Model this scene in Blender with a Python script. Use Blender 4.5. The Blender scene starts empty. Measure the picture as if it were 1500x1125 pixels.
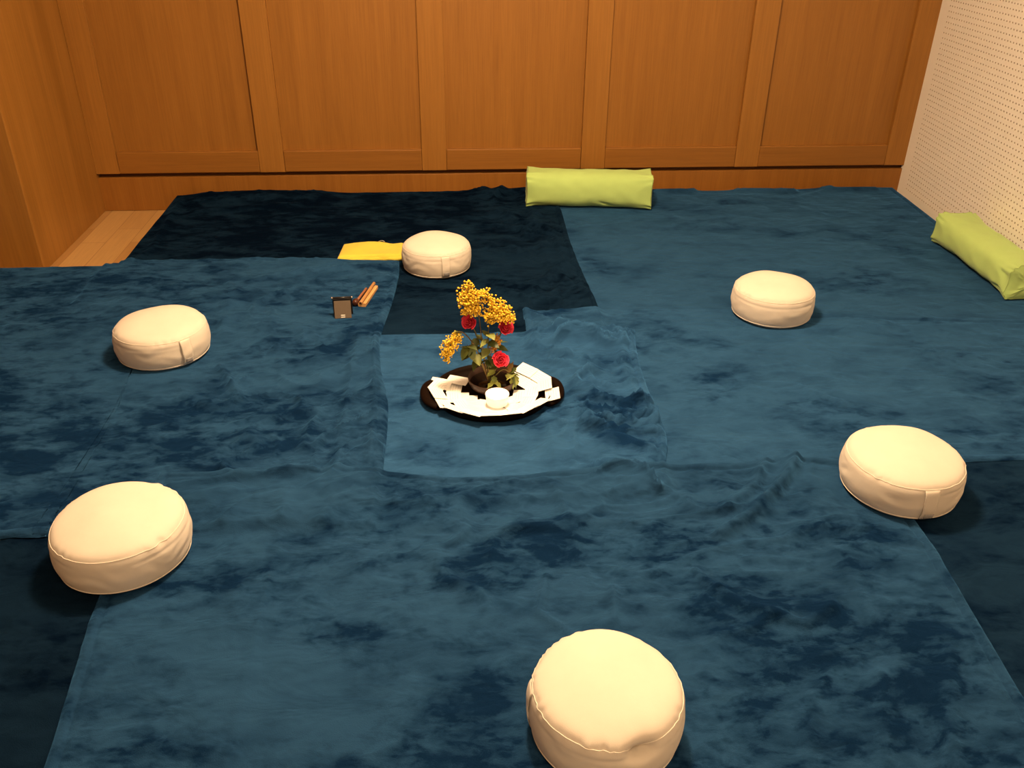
import bpy, bmesh, math, random
import numpy as np
from mathutils import Vector, Matrix, noise as mnoise

C = bpy.context.scene.collection
PI = math.pi
R = math.radians

# ------------------------------------------------------------------ helpers
def finish(name, verts, faces, mat=None, parent=None, loc=None, smooth=True, mats=None, fmat=None):
    me = bpy.data.meshes.new(name)
    me.from_pydata([tuple(v) for v in verts], [], [tuple(f) for f in faces])
    if mat: me.materials.append(mat)
    if mats:
        for m in mats: me.materials.append(m)
    if fmat is not None:
        me.polygons.foreach_set('material_index', fmat)
    if smooth:
        me.polygons.foreach_set('use_smooth', [True] * len(me.polygons))
    me.update()
    o = bpy.data.objects.new(name, me)
    C.objects.link(o)
    if parent: o.parent = parent
    if loc is not None: o.location = loc
    return o

def from_bm(name, bm, mat, parent=None, loc=None, smooth=False):
    bmesh.ops.recalc_face_normals(bm, faces=bm.faces)
    me = bpy.data.meshes.new(name)
    bm.to_mesh(me); bm.free()
    me.materials.append(mat)
    if smooth: me.polygons.foreach_set('use_smooth', [True] * len(me.polygons))
    o = bpy.data.objects.new(name, me)
    C.objects.link(o)
    if parent: o.parent = parent
    if loc is not None: o.location = loc
    return o

def empty(name, loc=(0, 0, 0), rz=0.0):
    o = bpy.data.objects.new(name, None)
    o.empty_display_size = 0.05
    C.objects.link(o)
    o.location = loc; o.rotation_euler = (0, 0, rz)
    return o

def tag(o, label, cat, group=None):
    o['label'] = label; o['category'] = cat
    if group: o['group'] = group
    return o

def struct(o, label=None):
    o['kind'] = 'structure'
    if label: o['label'] = label
    return o

def box_bm(x0, x1, y0, y1, z0, z1, bev=0.0, seg=2, bm=None):
    b = bmesh.new()
    bmesh.ops.create_cube(b, size=1)
    for v in b.verts:
        v.co = Vector(((x0 + x1) / 2 + v.co.x * (x1 - x0), (y0 + y1) / 2 + v.co.y * (y1 - y0), (z0 + z1) / 2 + v.co.z * (z1 - z0)))
    if bev > 0:
        bmesh.ops.bevel(b, geom=b.edges[:], offset=bev, segments=seg, profile=0.5, affect='EDGES')
    if bm is None: return b
    me = bpy.data.meshes.new('tmp'); b.to_mesh(me); b.free()
    bm.from_mesh(me); bpy.data.meshes.remove(me)
    return bm

def lathe(profile, n=64):
    """profile: list of (r, z), r = 0 allowed at the ends"""
    V, F = [], []
    rings = []
    for r, z in profile:
        if r < 1e-7:
            rings.append([len(V)]); V.append((0, 0, z))
        else:
            rings.append(list(range(len(V), len(V) + n)))
            for i in range(n):
                a = 2 * PI * i / n
                V.append((r * math.cos(a), r * math.sin(a), z))
    for a, b in zip(rings[:-1], rings[1:]):
        if len(a) == 1 and len(b) == 1: continue
        for i in range(n):
            j = (i + 1) % n
            if len(a) == 1: F.append((a[0], b[j], b[i]))
            elif len(b) == 1: F.append((a[i], a[j], b[0]))
            else: F.append((a[i], a[j], b[j], b[i]))
    return V, F

def smooth_profile(pts, n):
    """Catmull-Rom through pts, n samples"""
    P = [np.array(p, float) for p in pts]
    P = [2 * P[0] - P[1]] + P + [2 * P[-1] - P[-2]]
    m = len(pts) - 1
    out = []
    for s in np.linspace(0, m, n):
        i = min(int(s), m - 1); t = s - i
        a, b, c, d = P[i], P[i + 1], P[i + 2], P[i + 3]
        out.append(0.5 * ((2 * b) + (-a + c) * t + (2 * a - 5 * b + 4 * c - d) * t * t + (-a + 3 * b - 3 * c + d) * t ** 3))
    return np.array(out)

def tube(pts, rad, n=8, cap=True):
    """tube along pts; rad scalar or list"""
    pts = [Vector(p) for p in pts]
    if not hasattr(rad, '__len__'): rad = [rad] * len(pts)
    V, F = [], []
    up = Vector((0.3, 0.2, 1)).normalized()
    prev = None
    for i, p in enumerate(pts):
        t = (pts[min(i + 1, len(pts) - 1)] - pts[max(i - 1, 0)]).normalized()
        if prev is None:
            a = t.cross(up)
            if a.length < 1e-3: a = t.cross(Vector((1, 0, 0)))
        else:
            a = prev - t * prev.dot(t)
        a.normalize(); prev = a
        b = t.cross(a)
        for k in range(n):
            w = 2 * PI * k / n
            V.append(p + (a * math.cos(w) + b * math.sin(w)) * rad[i])
    for i in range(len(pts) - 1):
        for k in range(n):
            j = (k + 1) % n
            F.append((i * n + k, i * n + j, (i + 1) * n + j, (i + 1) * n + k))
    if cap:
        F.append(tuple(range(n - 1, -1, -1)))
        F.append(tuple((len(pts) - 1) * n + k for k in range(n)))
    return V, F

class MB:
    def __init__(s): s.V = []; s.F = []
    def add(s, vf, M=None):
        V, F = vf
        o = len(s.V)
        s.V += [(M @ Vector(v)) if M is not None else Vector(v) for v in V]
        s.F += [tuple(i + o for i in f) for f in F]
        return s
    def obj(s, name, mat, parent=None, smooth=True, loc=None):
        return finish(name, s.V, s.F, mat, parent, loc, smooth)

# ------------------------------------------------------------------ materials
class NT:
    def __init__(s, name):
        s.m = bpy.data.materials.new(name); s.m.use_nodes = True
        s.t = s.m.node_tree; s.n = s.t.nodes
        s.b = s.n['Principled BSDF']
    def node(s, typ, **kw):
        x = s.n.new(typ)
        for k, v in kw.items(): setattr(x, k, v)
        return x
    def link(s, a, b): s.t.links.new(a, b)
    def coords(s, scale=(1, 1, 1), rot=(0, 0, 0), loc=(0, 0, 0), src='Object'):
        c = s.node('ShaderNodeTexCoord'); m = s.node('ShaderNodeMapping')
        m.inputs['Scale'].default_value = scale; m.inputs['Rotation'].default_value = rot; m.inputs['Location'].default_value = loc
        s.link(c.outputs[src], m.inputs['Vector']); return m.outputs[0]
    def noise(s, vec, scale, detail=4, rough=0.55, dist=0.0):
        x = s.node('ShaderNodeTexNoise')
        x.inputs['Scale'].default_value = scale; x.inputs['Detail'].default_value = detail
        x.inputs['Roughness'].default_value = rough; x.inputs['Distortion'].default_value = dist
        s.link(vec, x.inputs['Vector']); return x.outputs[0]
    def ramp(s, fac, stops):
        x = s.node('ShaderNodeValToRGB')
        e = x.color_ramp.elements
        while len(e) < len(stops): e.new(0.5)
        for i, (p, c) in enumerate(stops):
            e[i].position = p
            e[i].color = (c, c, c, 1) if not hasattr(c, '__len__') else (*c, 1)
        s.link(fac, x.inputs[0]); return x.outputs[0]
    def mix(s, fac, a, b, mode='MIX'):
        x = s.node('ShaderNodeMix', data_type='RGBA', blend_type=mode)
        for sock, v in ((x.inputs[0], fac), (x.inputs[6], a), (x.inputs[7], b)):
            if hasattr(v, 'links'): s.link(v, sock)
            elif hasattr(v, '__len__'): sock.default_value = (*v, 1)
            else: sock.default_value = v
        return x.outputs[2]
    def math(s, op, a, b=None):
        x = s.node('ShaderNodeMath', operation=op)
        for sock, v in ((x.inputs[0], a), (x.inputs[1], b)):
            if v is None: continue
            if hasattr(v, 'links'): s.link(v, sock)
            else: sock.default_value = v
        return x.outputs[0]
    def bump(s, h, strength=0.3, dist=0.01):
        x = s.node('ShaderNodeBump')
        x.inputs['Strength'].default_value = strength; x.inputs['Distance'].default_value = dist
        s.link(h, x.inputs['Height'])
        s.link(x.outputs[0], s.b.inputs['Normal']); return x
    def set(s, color=None, **kw):
        if color is not None:
            if hasattr(color, 'links'): s.link(color, s.b.inputs['Base Color'])
            else: s.b.inputs['Base Color'].default_value = (*color, 1)
        for k, v in kw.items():
            sk = s.b.inputs[k.replace('_', ' ')]
            if hasattr(v, 'links'): s.link(v, sk)
            elif hasattr(v, '__len__') and len(v) == 3 and len(sk.default_value) == 4: sk.default_value = (*v, 1)
            else: sk.default_value = v
        return s.m

def plain(name, color, rough=0.6, var=0.06, vscale=30, **kw):
    t = NT(name)
    v = t.coords()
    f = t.noise(v, vscale, 3)
    c = t.mix(f, tuple(min(1, x * (1 - var)) for x in color), tuple(min(1, x * (1 + var)) for x in color))
    return t.set(c, Roughness=rough, **kw)

def wood(name, c0, c1, rot=(0, 0, 0), grain=1.0, rough=0.42, off=(0, 0, 0), spec=0.35, along=2):
    t = NT(name)
    sc = lambda a, b: tuple((b if k == along else a) * grain for k in range(3))
    v = t.coords(scale=sc(12, 0.6), loc=off)
    n1 = t.noise(v, 1.6, 4, 0.6, 0.6)
    v2 = t.coords(scale=sc(160, 4), loc=off)
    n2 = t.noise(v2, 1.0, 3, 0.6, 0.2)
    a = t.ramp(n1, [(0.3, c0), (0.7, c1)])
    g = t.ramp(n2, [(0.35, 0.84), (0.6, 1.0)])
    c = t.mix(0.75, a, g, 'MULTIPLY')
    t.bump(n2, 0.12, 0.002)
    return t.set(c, Roughness=rough, Specular_IOR_Level=spec)

def velvet(name, light, dark, seed, thr=0.5, rot=0.0, sheen=0.8):
    t = NT(name)
    o = (seed * 3.17, seed * 1.91, seed * 0.7)
    v = t.coords(scale=(0.75, 1.3, 1), rot=(0, 0, rot), loc=o)
    n1 = t.noise(v, 1.9, 5, 0.62, 0.3)
    n2 = t.noise(v, 6.0, 6, 0.62, 0.35)
    n3 = t.noise(v, 20, 5, 0.62, 0.4)
    at_ = t.node('ShaderNodeAttribute', attribute_name='dark_zone').outputs['Fac']
    n1 = t.math('SUBTRACT', n1, t.math('MULTIPLY', at_, 0.22))
    n2 = t.math('SUBTRACT', n2, t.math('MULTIPLY', at_, 0.07))
    a = t.ramp(n1, [(thr - 0.12, 1.0), (thr + 0.12, 0.0)])
    b = t.ramp(n2, [(0.34, 1.0), (0.55, 0.0)])
    c = t.ramp(n3, [(0.34, 1.0), (0.52, 0.0)])
    dk = t.math('MULTIPLY', t.math('ADD', t.math('MULTIPLY', a, 0.60), 0.35), b)
    dk = t.math('ADD', dk, t.math('MULTIPLY', t.math('MULTIPLY', c, 0.45), t.math('ADD', a, 0.35)))
    dk = t.math('ADD', dk, t.math('MULTIPLY', a, 0.12))
    x = t.math('SUBTRACT', 1.0, dk); x.node.use_clamp = True
    f = x
    col = t.mix(f, dark, light)
    fib = t.noise(t.coords(loc=o), 420, 2, 0.6)
    n4 = t.noise(v, 7.0, 3, 0.5, 0.6)
    h = t.math('ADD', n4, t.math('MULTIPLY', fib, 0.06))
    t.bump(h, 0.6, 0.055)
    tint = t.mix(1.0, col, (3.2, 3.2, 3.0), 'MULTIPLY')
    return t.set(col, Roughness=1.0, Specular_IOR_Level=0.01, Sheen_Weight=sheen, Sheen_Roughness=0.40, Sheen_Tint=tint)

def cloth(name, color, weave=900, strength=0.12, rough=0.9, wr=0.25, var=0.05):
    t = NT(name)
    v = t.coords()
    f = t.noise(v, 14, 4, 0.6)
    c = t.mix(f, tuple(x * (1 - var) for x in color), tuple(min(1, x * (1 + var)) for x in color))
    w = t.noise(v, weave, 2, 0.5)
    fold = t.noise(v, 22, 3, 0.5, 0.4)
    t.bump(t.math('ADD', t.math('MULTIPLY', w, strength), t.math('MULTIPLY', fold, wr)), 0.5, 0.004)
    return t.set(c, Roughness=rough, Specular_IOR_Level=0.15, Sheen_Weight=0.12)

OAK0, OAK1 = (0.2520, 0.1045, 0.0170), (0.3000, 0.1288, 0.0230)
M = {}
M['oak_v'] = wood('oak_vertical', OAK0, OAK1)
M['oak_v2'] = wood('oak_vertical_stile', (0.2730, 0.1158, 0.0190), (0.3180, 0.1401, 0.0260), off=(3.3, 1.2, 5))
M['oak_h'] = wood('oak_horizontal', (0.2400, 0.0972, 0.0155), (0.2760, 0.1158, 0.0205), along=0)
M['oak_base'] = wood('oak_base', (0.2400, 0.0932, 0.0140), (0.2880, 0.1186, 0.0200), off=(1, 4, 2))
M['oak_pier'] = wood('oak_pier', (0.2580, 0.1102, 0.0180), (0.3360, 0.1514, 0.0290), off=(5, 2, 1), grain=0.55)
M['gap'] = plain('dark_gap', (0.10, 0.03, 0.006), 0.8)

def parquet():
    t = NT('beech_parquet')
    v = t.coords(rot=(0, 0, PI / 2))
    b = t.node('ShaderNodeTexBrick')
    b.offset = 0.37; b.squash = 1
    for k, val in (('Scale', 1.0), ('Mortar Size', 0.0012), ('Mortar Smooth', 0.2), ('Bias', 0.0), ('Brick Width', 0.62), ('Row Height', 0.14)):
        b.inputs[k].default_value = val
    b.inputs['Color1'].default_value = (0.56, 0.34, 0.13, 1)
    b.inputs['Color2'].default_value = (0.42, 0.22, 0.07, 1)
    b.inputs['Mortar'].default_value = (0.22, 0.10, 0.03, 1)
    t.link(v, b.inputs['Vector'])
    g = t.noise(t.coords(scale=(60, 3, 1)), 1.5, 4, 0.6, 0.4)
    c = t.mix(0.5, b.outputs[0], t.ramp(g, [(0.3, 0.72), (0.65, 1.0)]), 'MULTIPLY')
    return t.set(c, Roughness=0.38)
M['parquet'] = parquet()
M['perf'] = plain('white_perforated_board', (0.82, 0.79, 0.73), 0.75, 0.02, 6)
M['perf_hole'] = plain('hole_lining', (0.34, 0.26, 0.18), 0.9, 0.05)
M['plaster'] = plain('white_plaster', (0.80, 0.76, 0.68), 0.9, 0.03, 8)
M['cotton'] = cloth('cream_cotton', (0.63, 0.575, 0.50))
M['cotton_seam'] = cloth('cream_piping', (0.72, 0.66, 0.57), 600, 0.2)
M['grey_tag'] = plain('grey_tag', (0.36, 0.34, 0.33), 0.8, 0.3, 120)
M['green'] = cloth('green_cotton', (0.40, 0.57, 0.19), 800, 0.1)
M['green_seam'] = cloth('green_seam', (0.34, 0.48, 0.15), 800, 0.1)
M['towel'] = cloth('yellow_terry', (0.66, 0.53, 0.065), 330, 0.9)
M['white_label'] = plain('white_label', (0.85, 0.83, 0.78), 0.7)
M['tray'] = plain('dark_lacquer', (0.007, 0.0035, 0.0022), 0.5, 0.1, 20, Specular_IOR_Level=0.03)
M['bowl'] = plain('brown_glaze', (0.030, 0.014, 0.009), 0.35, 0.2, 30, Specular_IOR_Level=0.25)
M['water'] = plain('dark_water', (0.008, 0.005, 0.003), 0.05, 0.0, Specular_IOR_Level=0.3)
M['rose'] = plain('red_petal', (0.76, 0.035, 0.085), 0.6, 0.22, 90)
M['mimosa'] = plain('yellow_blossom', (0.80, 0.52, 0.035), 0.8, 0.25, 70)
M['mimosa_old'] = plain('amber_blossom', (0.50, 0.22, 0.02), 0.85, 0.25, 70)
M['leaf'] = plain('green_leaf', (0.060, 0.085, 0.018), 0.5, 0.35, 40)
M['leaf_lt'] = plain('pale_green_leaf', (0.19, 0.22, 0.055), 0.5, 0.3, 40)
M['stem'] = plain('green_stem', (0.09, 0.08, 0.02), 0.6, 0.2, 60)
M['brown_stem'] = plain('brown_stem', (0.12, 0.075, 0.02), 0.7, 0.2, 60)
M['black'] = plain('black_plastic', (0.012, 0.010, 0.009), 0.35, 0.1)
M['taupe'] = plain('taupe_face', (0.115, 0.085, 0.060), 0.55, 0.12, 220)
M['chrome'] = plain('chrome', (0.85, 0.82, 0.78), 0.12, 0.0, Metallic=1.0)
M['dash'] = plain('pale_dash', (0.78, 0.74, 0.66), 0.5, 0.02)
M['darkwood'] = wood('dark_wood', (0.045, 0.014, 0.008), (0.10, 0.035, 0.018), along=0, grain=3, rough=0.25)
M['redwood'] = wood('reddish_wood', (0.20, 0.075, 0.035), (0.32, 0.13, 0.06), along=0, grain=3, rough=0.35)
M['lightwood'] = wood('light_wood', (0.52, 0.28, 0.11), (0.66, 0.38, 0.16), along=0, grain=3)
M['midwood'] = wood('mid_wood', (0.34, 0.17, 0.06), (0.46, 0.25, 0.10), along=0, grain=3)

def wax():
    t = NT('lit_wax')
    t.m.node_tree.nodes['Principled BSDF']
    return t.set((0.92, 0.86, 0.74), Roughness=0.4, Subsurface_Weight=0.3, Subsurface_Radius=(0.02, 0.012, 0.008), Subsurface_Scale=1.0,
                 Emission_Color=(1.0, 0.72, 0.42), Emission_Strength=0.55)
M['wax'] = wax()
tf = NT('flame'); M['flame'] = tf.set((1, 0.8, 0.5), Emission_Color=(1.0, 0.72, 0.35), Emission_Strength=14.0)

def card_mat():
    """white card with small grey printed lines"""
    t = NT('printed_card')
    c = t.node('ShaderNodeTexCoord'); s = t.node('ShaderNodeSeparateXYZ')
    t.link(c.outputs['Object'], s.inputs[0])
    x, y = s.outputs[0], s.outputs[1]
    ln = t.math('LESS_THAN', t.math('ABSOLUTE', t.math('SUBTRACT', t.math('FRACT', t.math('MULTIPLY', y, 105.0)), 0.5)), 0.09)
    inx = t.math('LESS_THAN', t.math('ABSOLUTE', x), 0.030)
    iny = t.math('LESS_THAN', t.math('ABSOLUTE', y), 0.0195)
    wv = t.noise(t.coords(scale=(300, 60, 1)), 1.0, 1)
    wd = t.math('GREATER_THAN', wv, 0.42)
    f = t.math('MULTIPLY', t.math('MULTIPLY', ln, inx), t.math('MULTIPLY', iny, wd))
    col = t.mix(t.math('MULTIPLY', f, 0.5), (0.84, 0.84, 0.83), (0.30, 0.31, 0.33))
    return t.set(col, Roughness=0.55)
M['card'] = card_mat()

# ------------------------------------------------------------------ camera
# matched to the photograph: 26 mm-equivalent phone lens, 1.83 m above the floor, pitched 30 degrees down
cam = bpy.data.cameras.new('camera'); co = bpy.data.objects.new('camera', cam); C.objects.link(co)
rows = [[0.997016, 0.029003, -0.071539], [-0.076477, 0.497163, -0.86428], [0.0105, 0.867172, 0.497897]]
mm = Matrix(rows).to_4x4(); mm.translation = Vector((0, 0, 1.8337))
co.matrix_world = mm
cam.sensor_fit = 'HORIZONTAL'; cam.sensor_width = 36.0
cam.lens = 1279.77 / 1500 * 36.0
cam.clip_start = 0.02; cam.clip_end = 60
bpy.context.scene.camera = co

# ------------------------------------------------------------------ room
XL, YB, ZC = -2.14, 5.515, 3.10
YF, XFAR = -2.2, -4.2
WA = R(3.4)                                  # the perforated wall is 3.4 degrees off square
WP = Vector((3.038, YB, 0)); WD = Vector((-math.sin(WA), -math.cos(WA), 0)); WN = Vector((-math.cos(WA), math.sin(WA), 0))
def wallpt(u, z, off=0.0): return WP + WD * u + Vector((0, 0, z)) + WN * off
wall_len = (YB - YF) / math.cos(WA)

fl = finish('floor', [(XFAR, YF, 0), (3.3, YF, 0), (3.3, YB + 0.1, 0), (XFAR, YB + 0.1, 0)], [(0, 1, 2, 3)], M['parquet'], smooth=False); struct(fl, 'pale strip parquet floor')
ce = finish('ceiling', [(XFAR, YF, ZC), (XFAR, YB + 0.1, ZC), (3.3, YB + 0.1, ZC), (3.3, YF, ZC)], [(0, 1, 2, 3)], M['plaster'], smooth=False); struct(ce)
w = finish('wall_front', [(XFAR, YF, 0), (3.3, YF, 0), (3.3, YF, ZC), (XFAR, YF, ZC)], [(3, 2, 1, 0)], M['plaster'], smooth=False); struct(w)

# left: wooden pier standing out from the back wall, then the wall beyond it
b = box_bm(XFAR, XL, 4.53, YB + 0.08, 0, ZC, 0.003, 2)
w = from_bm('wall_left', b, M['oak_pier']); struct(w, 'oak veneered wall pier at the left')
w = finish('wall_side', [(XFAR, YF, 0), (XFAR, 4.6, 0), (XFAR, 4.6, ZC), (XFAR, YF, ZC)], [(0, 1, 2, 3)], M['oak_pier'], smooth=False); struct(w)

# back: framed oak panelling above a recessed base
Z_SEAM, Z_RAIL = 0.240, 0.372
PX0, PER, PW = -1.9987, 1.0111, 0.857
wb = struct(from_bm('wall_back', box_bm(XL - 0.02, 3.08, YB + 0.048, YB + 0.12, 0.0, ZC), M['gap']), 'oak panelled back wall')
xs = []
for i in range(5): xs.append((PX0 + PER * i, PX0 + PER * i + PW))
st = [(XL, xs[0][0])] + [(xs[i][1], xs[i + 1][0]) for i in range(4)] + [(xs[4][1], 3.046)]
for i, (a, b_) in enumerate(st):
    g = 0.0018 if i in (3,) else 0.0004
    bm = box_bm(a + g, b_ - 0.0004, YB, YB + 0.05, Z_SEAM, ZC, 0.0022, 2)
    from_bm('stile', bm, M['oak_v2'], wb)
for i, (a, b_) in enumerate(xs):
    from_bm('rail', box_bm(a + 0.0003, b_ - 0.0003, YB + 0.0005, YB + 0.05, Z_SEAM, Z_RAIL, 0.0055, 3), M['oak_h'], wb)
    from_bm('panel', box_bm(a - 0.004, b_ + 0.004, YB + 0.028, YB + 0.050, Z_RAIL - 0.01, ZC), M['oak_v'], wb)
bb = struct(from_bm('baseboard_back', box_bm(XL - 0.01, 3.06, YB + 0.010, YB + 0.07, 0.002, 0.214, 0.002, 2), M['oak_base']), 'plain oak base below the panelling')

# right: white perforated acoustic board, every hole a real recess
V, F, FM = [], [], []
pit, r0, dep = 0.0300, 0.0046, 0.012
U0, Z0 = 0.1150, 0.1158
nu, nz = 62, 56
NS = 8
def addq(p): V.append(p); return len(V) - 1
ulo, zlo = U0 - pit / 2, Z0 - pit / 2 - pit * 3
nzr = nz + 3
corner = {}
for i in range(nu + 1):
    for j in range(nzr + 1):
        corner[i, j] = addq(wallpt(ulo + i * pit, zlo + j * pit))
dirs = [(math.cos(2 * PI * k / NS + PI / 8), math.sin(2 * PI * k / NS + PI / 8)) for k in range(NS)]
for i in range(nu):
    for j in range(nzr):
        c00, c10, c11, c01 = corner[i, j], corner[i + 1, j], corner[i + 1, j + 1], corner[i, j + 1]
        uc, zc = ulo + (i + 0.5) * pit, zlo + (j + 0.5) * pit
        if zc < 0.1: 
            F.append((c00, c01, c11, c10)); FM.append(0); continue
        h = [addq(wallpt(uc + r0 * dx, zc + r0 * dz)) for dx, dz in dirs]
        k_ = [addq(wallpt(uc + r0 * dx, zc + r0 * dz, -dep)) for dx, dz in dirs]
        # quadrants: verts 0(22deg) 1(67) 2(112) 3(157) 4(202) 5(247) 6(292) 7(337)
        for f in ((c10, h[7], h[0], c11), (c11, h[1], h[2], c01), (c01, h[3], h[4], c00), (c00, h[5], h[6], c10)):
            F.append(f[::-1]); FM.append(0)
        for f in ((c11, h[0], h[1]), (c01, h[2], h[3]), (c00, h[4], h[5]), (c10, h[6], h[7])):
            F.append(f[::-1]); FM.append(0)
        for q in range(NS):
            q2 = (q + 1) % NS
            F.append((h[q], h[q2], k_[q2], k_[q])); FM.append(1)
        F.append(tuple(k_)[::-1]); FM.append(1)
uhi, zhi = ulo + nu * pit, zlo + nzr * pit
def plate(u0, u1, z0, z1):
    q = [addq(wallpt(u0, z0)), addq(wallpt(u1, z0)), addq(wallpt(u1, z1)), addq(wallpt(u0, z1))]
    F.append(tuple(q)[::-1]); FM.append(0)
plate(-0.03, ulo, 0, ZC); plate(uhi, wall_len, 0, ZC); plate(ulo, uhi, 0, zlo); plate(ulo, uhi, zhi, ZC)
w = finish('wall_right', V, F, None, smooth=False, mats=[M['perf'], M['perf_hole']], fmat=FM)
struct(w, 'white perforated acoustic wall on the right')

# ------------------------------------------------------------------ the bedding: a height field built up layer by layer
GX0, GX1, GY0, GY1, GR = -3.4, 3.2, 0.2, 5.62, 0.01
NX, NY = int(round((GX1 - GX0) / GR)) + 1, int(round((GY1 - GY0) / GR)) + 1
gx, gy = np.meshgrid(GX0 + GR * np.arange(NX), GY0 + GR * np.arange(NY))

def sample(T, x, y):
    fx = np.clip((x - GX0) / GR, 0, NX - 1.001); fy = np.clip((y - GY0) / GR, 0, NY - 1.001)
    i, j = fx.astype(int), fy.astype(int); u, v = fx - i, fy - j
    return T[j, i] * (1 - u) * (1 - v) + T[j, i + 1] * u * (1 - v) + T[j + 1, i] * (1 - u) * v + T[j + 1, i + 1] * u * v

def blur(T, n):
    for ax in (0, 1):
        P = np.pad(T, [(n, n) if a == ax else (0, 0) for a in (0, 1)], mode='edge')
        cs = np.cumsum(P, axis=ax)
        cs = np.concatenate([np.zeros_like(np.take(cs, [0], axis=ax)), cs], axis=ax)
        k = 2 * n + 1
        T = (np.take(cs, range(k, cs.shape[ax]), axis=ax) - np.take(cs, range(0, cs.shape[ax] - k), axis=ax)) / k
    return T

def vnoise(x, y, s, seed):
    rng = np.random.RandomState(seed)
    G = rng.rand(128, 128)
    X, Y = x / s + 500.3, y / s + 500.7
    i, j = np.floor(X).astype(int), np.floor(Y).astype(int)
    u, v = X - i, Y - j
    u = u * u * u * (u * (u * 6 - 15) + 10); v = v * v * v * (v * (v * 6 - 15) + 10)
    g = lambda a, b_: G[b_ % 128, a % 128]
    return (g(i, j) * (1 - u) + g(i + 1, j) * u) * (1 - v) + (g(i, j + 1) * (1 - u) + g(i + 1, j + 1) * u) * v

def fbm(x, y, s, seed, o=4):
    t, a, n = 0, 1, 0
    for k in range(o):
        t = t + a * vnoise(x, y, s / 2 ** k, seed + k); n += a; a *= 0.5
    return t / n

def segdist(x, y, P):
    d = np.full(x.shape, 9.0)
    for (ax, ay), (bx, by) in zip(P[:-1], P[1:]):
        L2 = (bx - ax) ** 2 + (by - ay) ** 2 + 1e-12
        t = np.clip(((x - ax) * (bx - ax) + (y - ay) * (by - ay)) / L2, 0, 1)
        d = np.minimum(d, np.hypot(x - ax - t * (bx - ax), y - ay - t * (by - ay)))
    return d

def inside(x, y, P):
    r = np.zeros(x.shape, bool)
    n = len(P)
    for k in range(n):
        (ax, ay), (bx, by) = P[k], P[(k + 1) % n]
        if ay == by: continue
        c = ((ay > y) != (by > y)) & (x < (bx - ax) * (y - ay) / (by - ay) + ax)
        r ^= c
    return r

# cushions: (x, y) where they sit; the cloth lies flat below them
CUSH = dict(far=(-0.045, 4.182), rf=(1.480, 3.540), l=(-1.172, 3.312), rn=(1.446, 2.200), ln=(-0.944, 2.028), fr=(0.335, 1.347))
FLAT = [(x, y, 0.21) for x, y in CUSH.values()] + [(0.163, 2.87, 0.24), (-0.46, 3.64, 0.07), (-0.38, 3.83, 0.13), (-0.38, 4.39, 0.16)]
FLATB = [((0.50, 5.24), (1.25, 5.15), 0.14), ((2.75, 4.40), (2.70, 3.62), 0.14)]

def flatten(x, y):
    f = np.ones_like(x)
    for cx, cy, r in FLAT:
        d = np.hypot(x - cx, y - cy)
        f *= np.clip((d - r) / 0.07, 0.0, 1)
    for a, b_, r in FLATB:
        d = segdist(x, y, [a, b_]); f *= np.clip((d - r) / 0.06, 0.0, 1)
    return f

# the mattresses under the cloth: an L-shaped platform 11 cm high
def mat_sd(x, y):
    s1 = np.minimum(x + 1.655, 5.445 - y)
    s2 = np.minimum(4.285 - y, x + 3.12)
    wl = (3.038 - 0.075) - (YB - y) * math.tan(WA) - x
    return np.minimum(np.maximum(s1, s2), np.minimum(wl, 9))
sd = mat_sd(gx, gy)
q = np.clip(sd / 0.05 + 0.9, 0, 1); q = q * q * (3 - 2 * q)
T = 0.004 + 0.108 * q

def resample(P, n=None, step=0.03):
    S = smooth_profile(P, 40 * (len(P) - 1) + 1)
    L = np.concatenate([[0], np.cumsum(np.hypot(*np.diff(S, axis=0).T))])
    return S, L

def at(S, L, t):
    s = t * L[-1]
    return np.stack([np.interp(s, L, S[:, 0]), np.interp(s, L, S[:, 1])], -1)

def params(length, step):
    e = [0, 0.003, 0.007, 0.012, 0.020, 0.027, 0.031, 0.035, 0.039, 0.046]
    n = max(4, int((length - 0.1) / step))
    mid = np.linspace(0.055, length - 0.055, n)
    a = np.concatenate([e, mid, [length - k for k in e[::-1]]])
    return a / length

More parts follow.
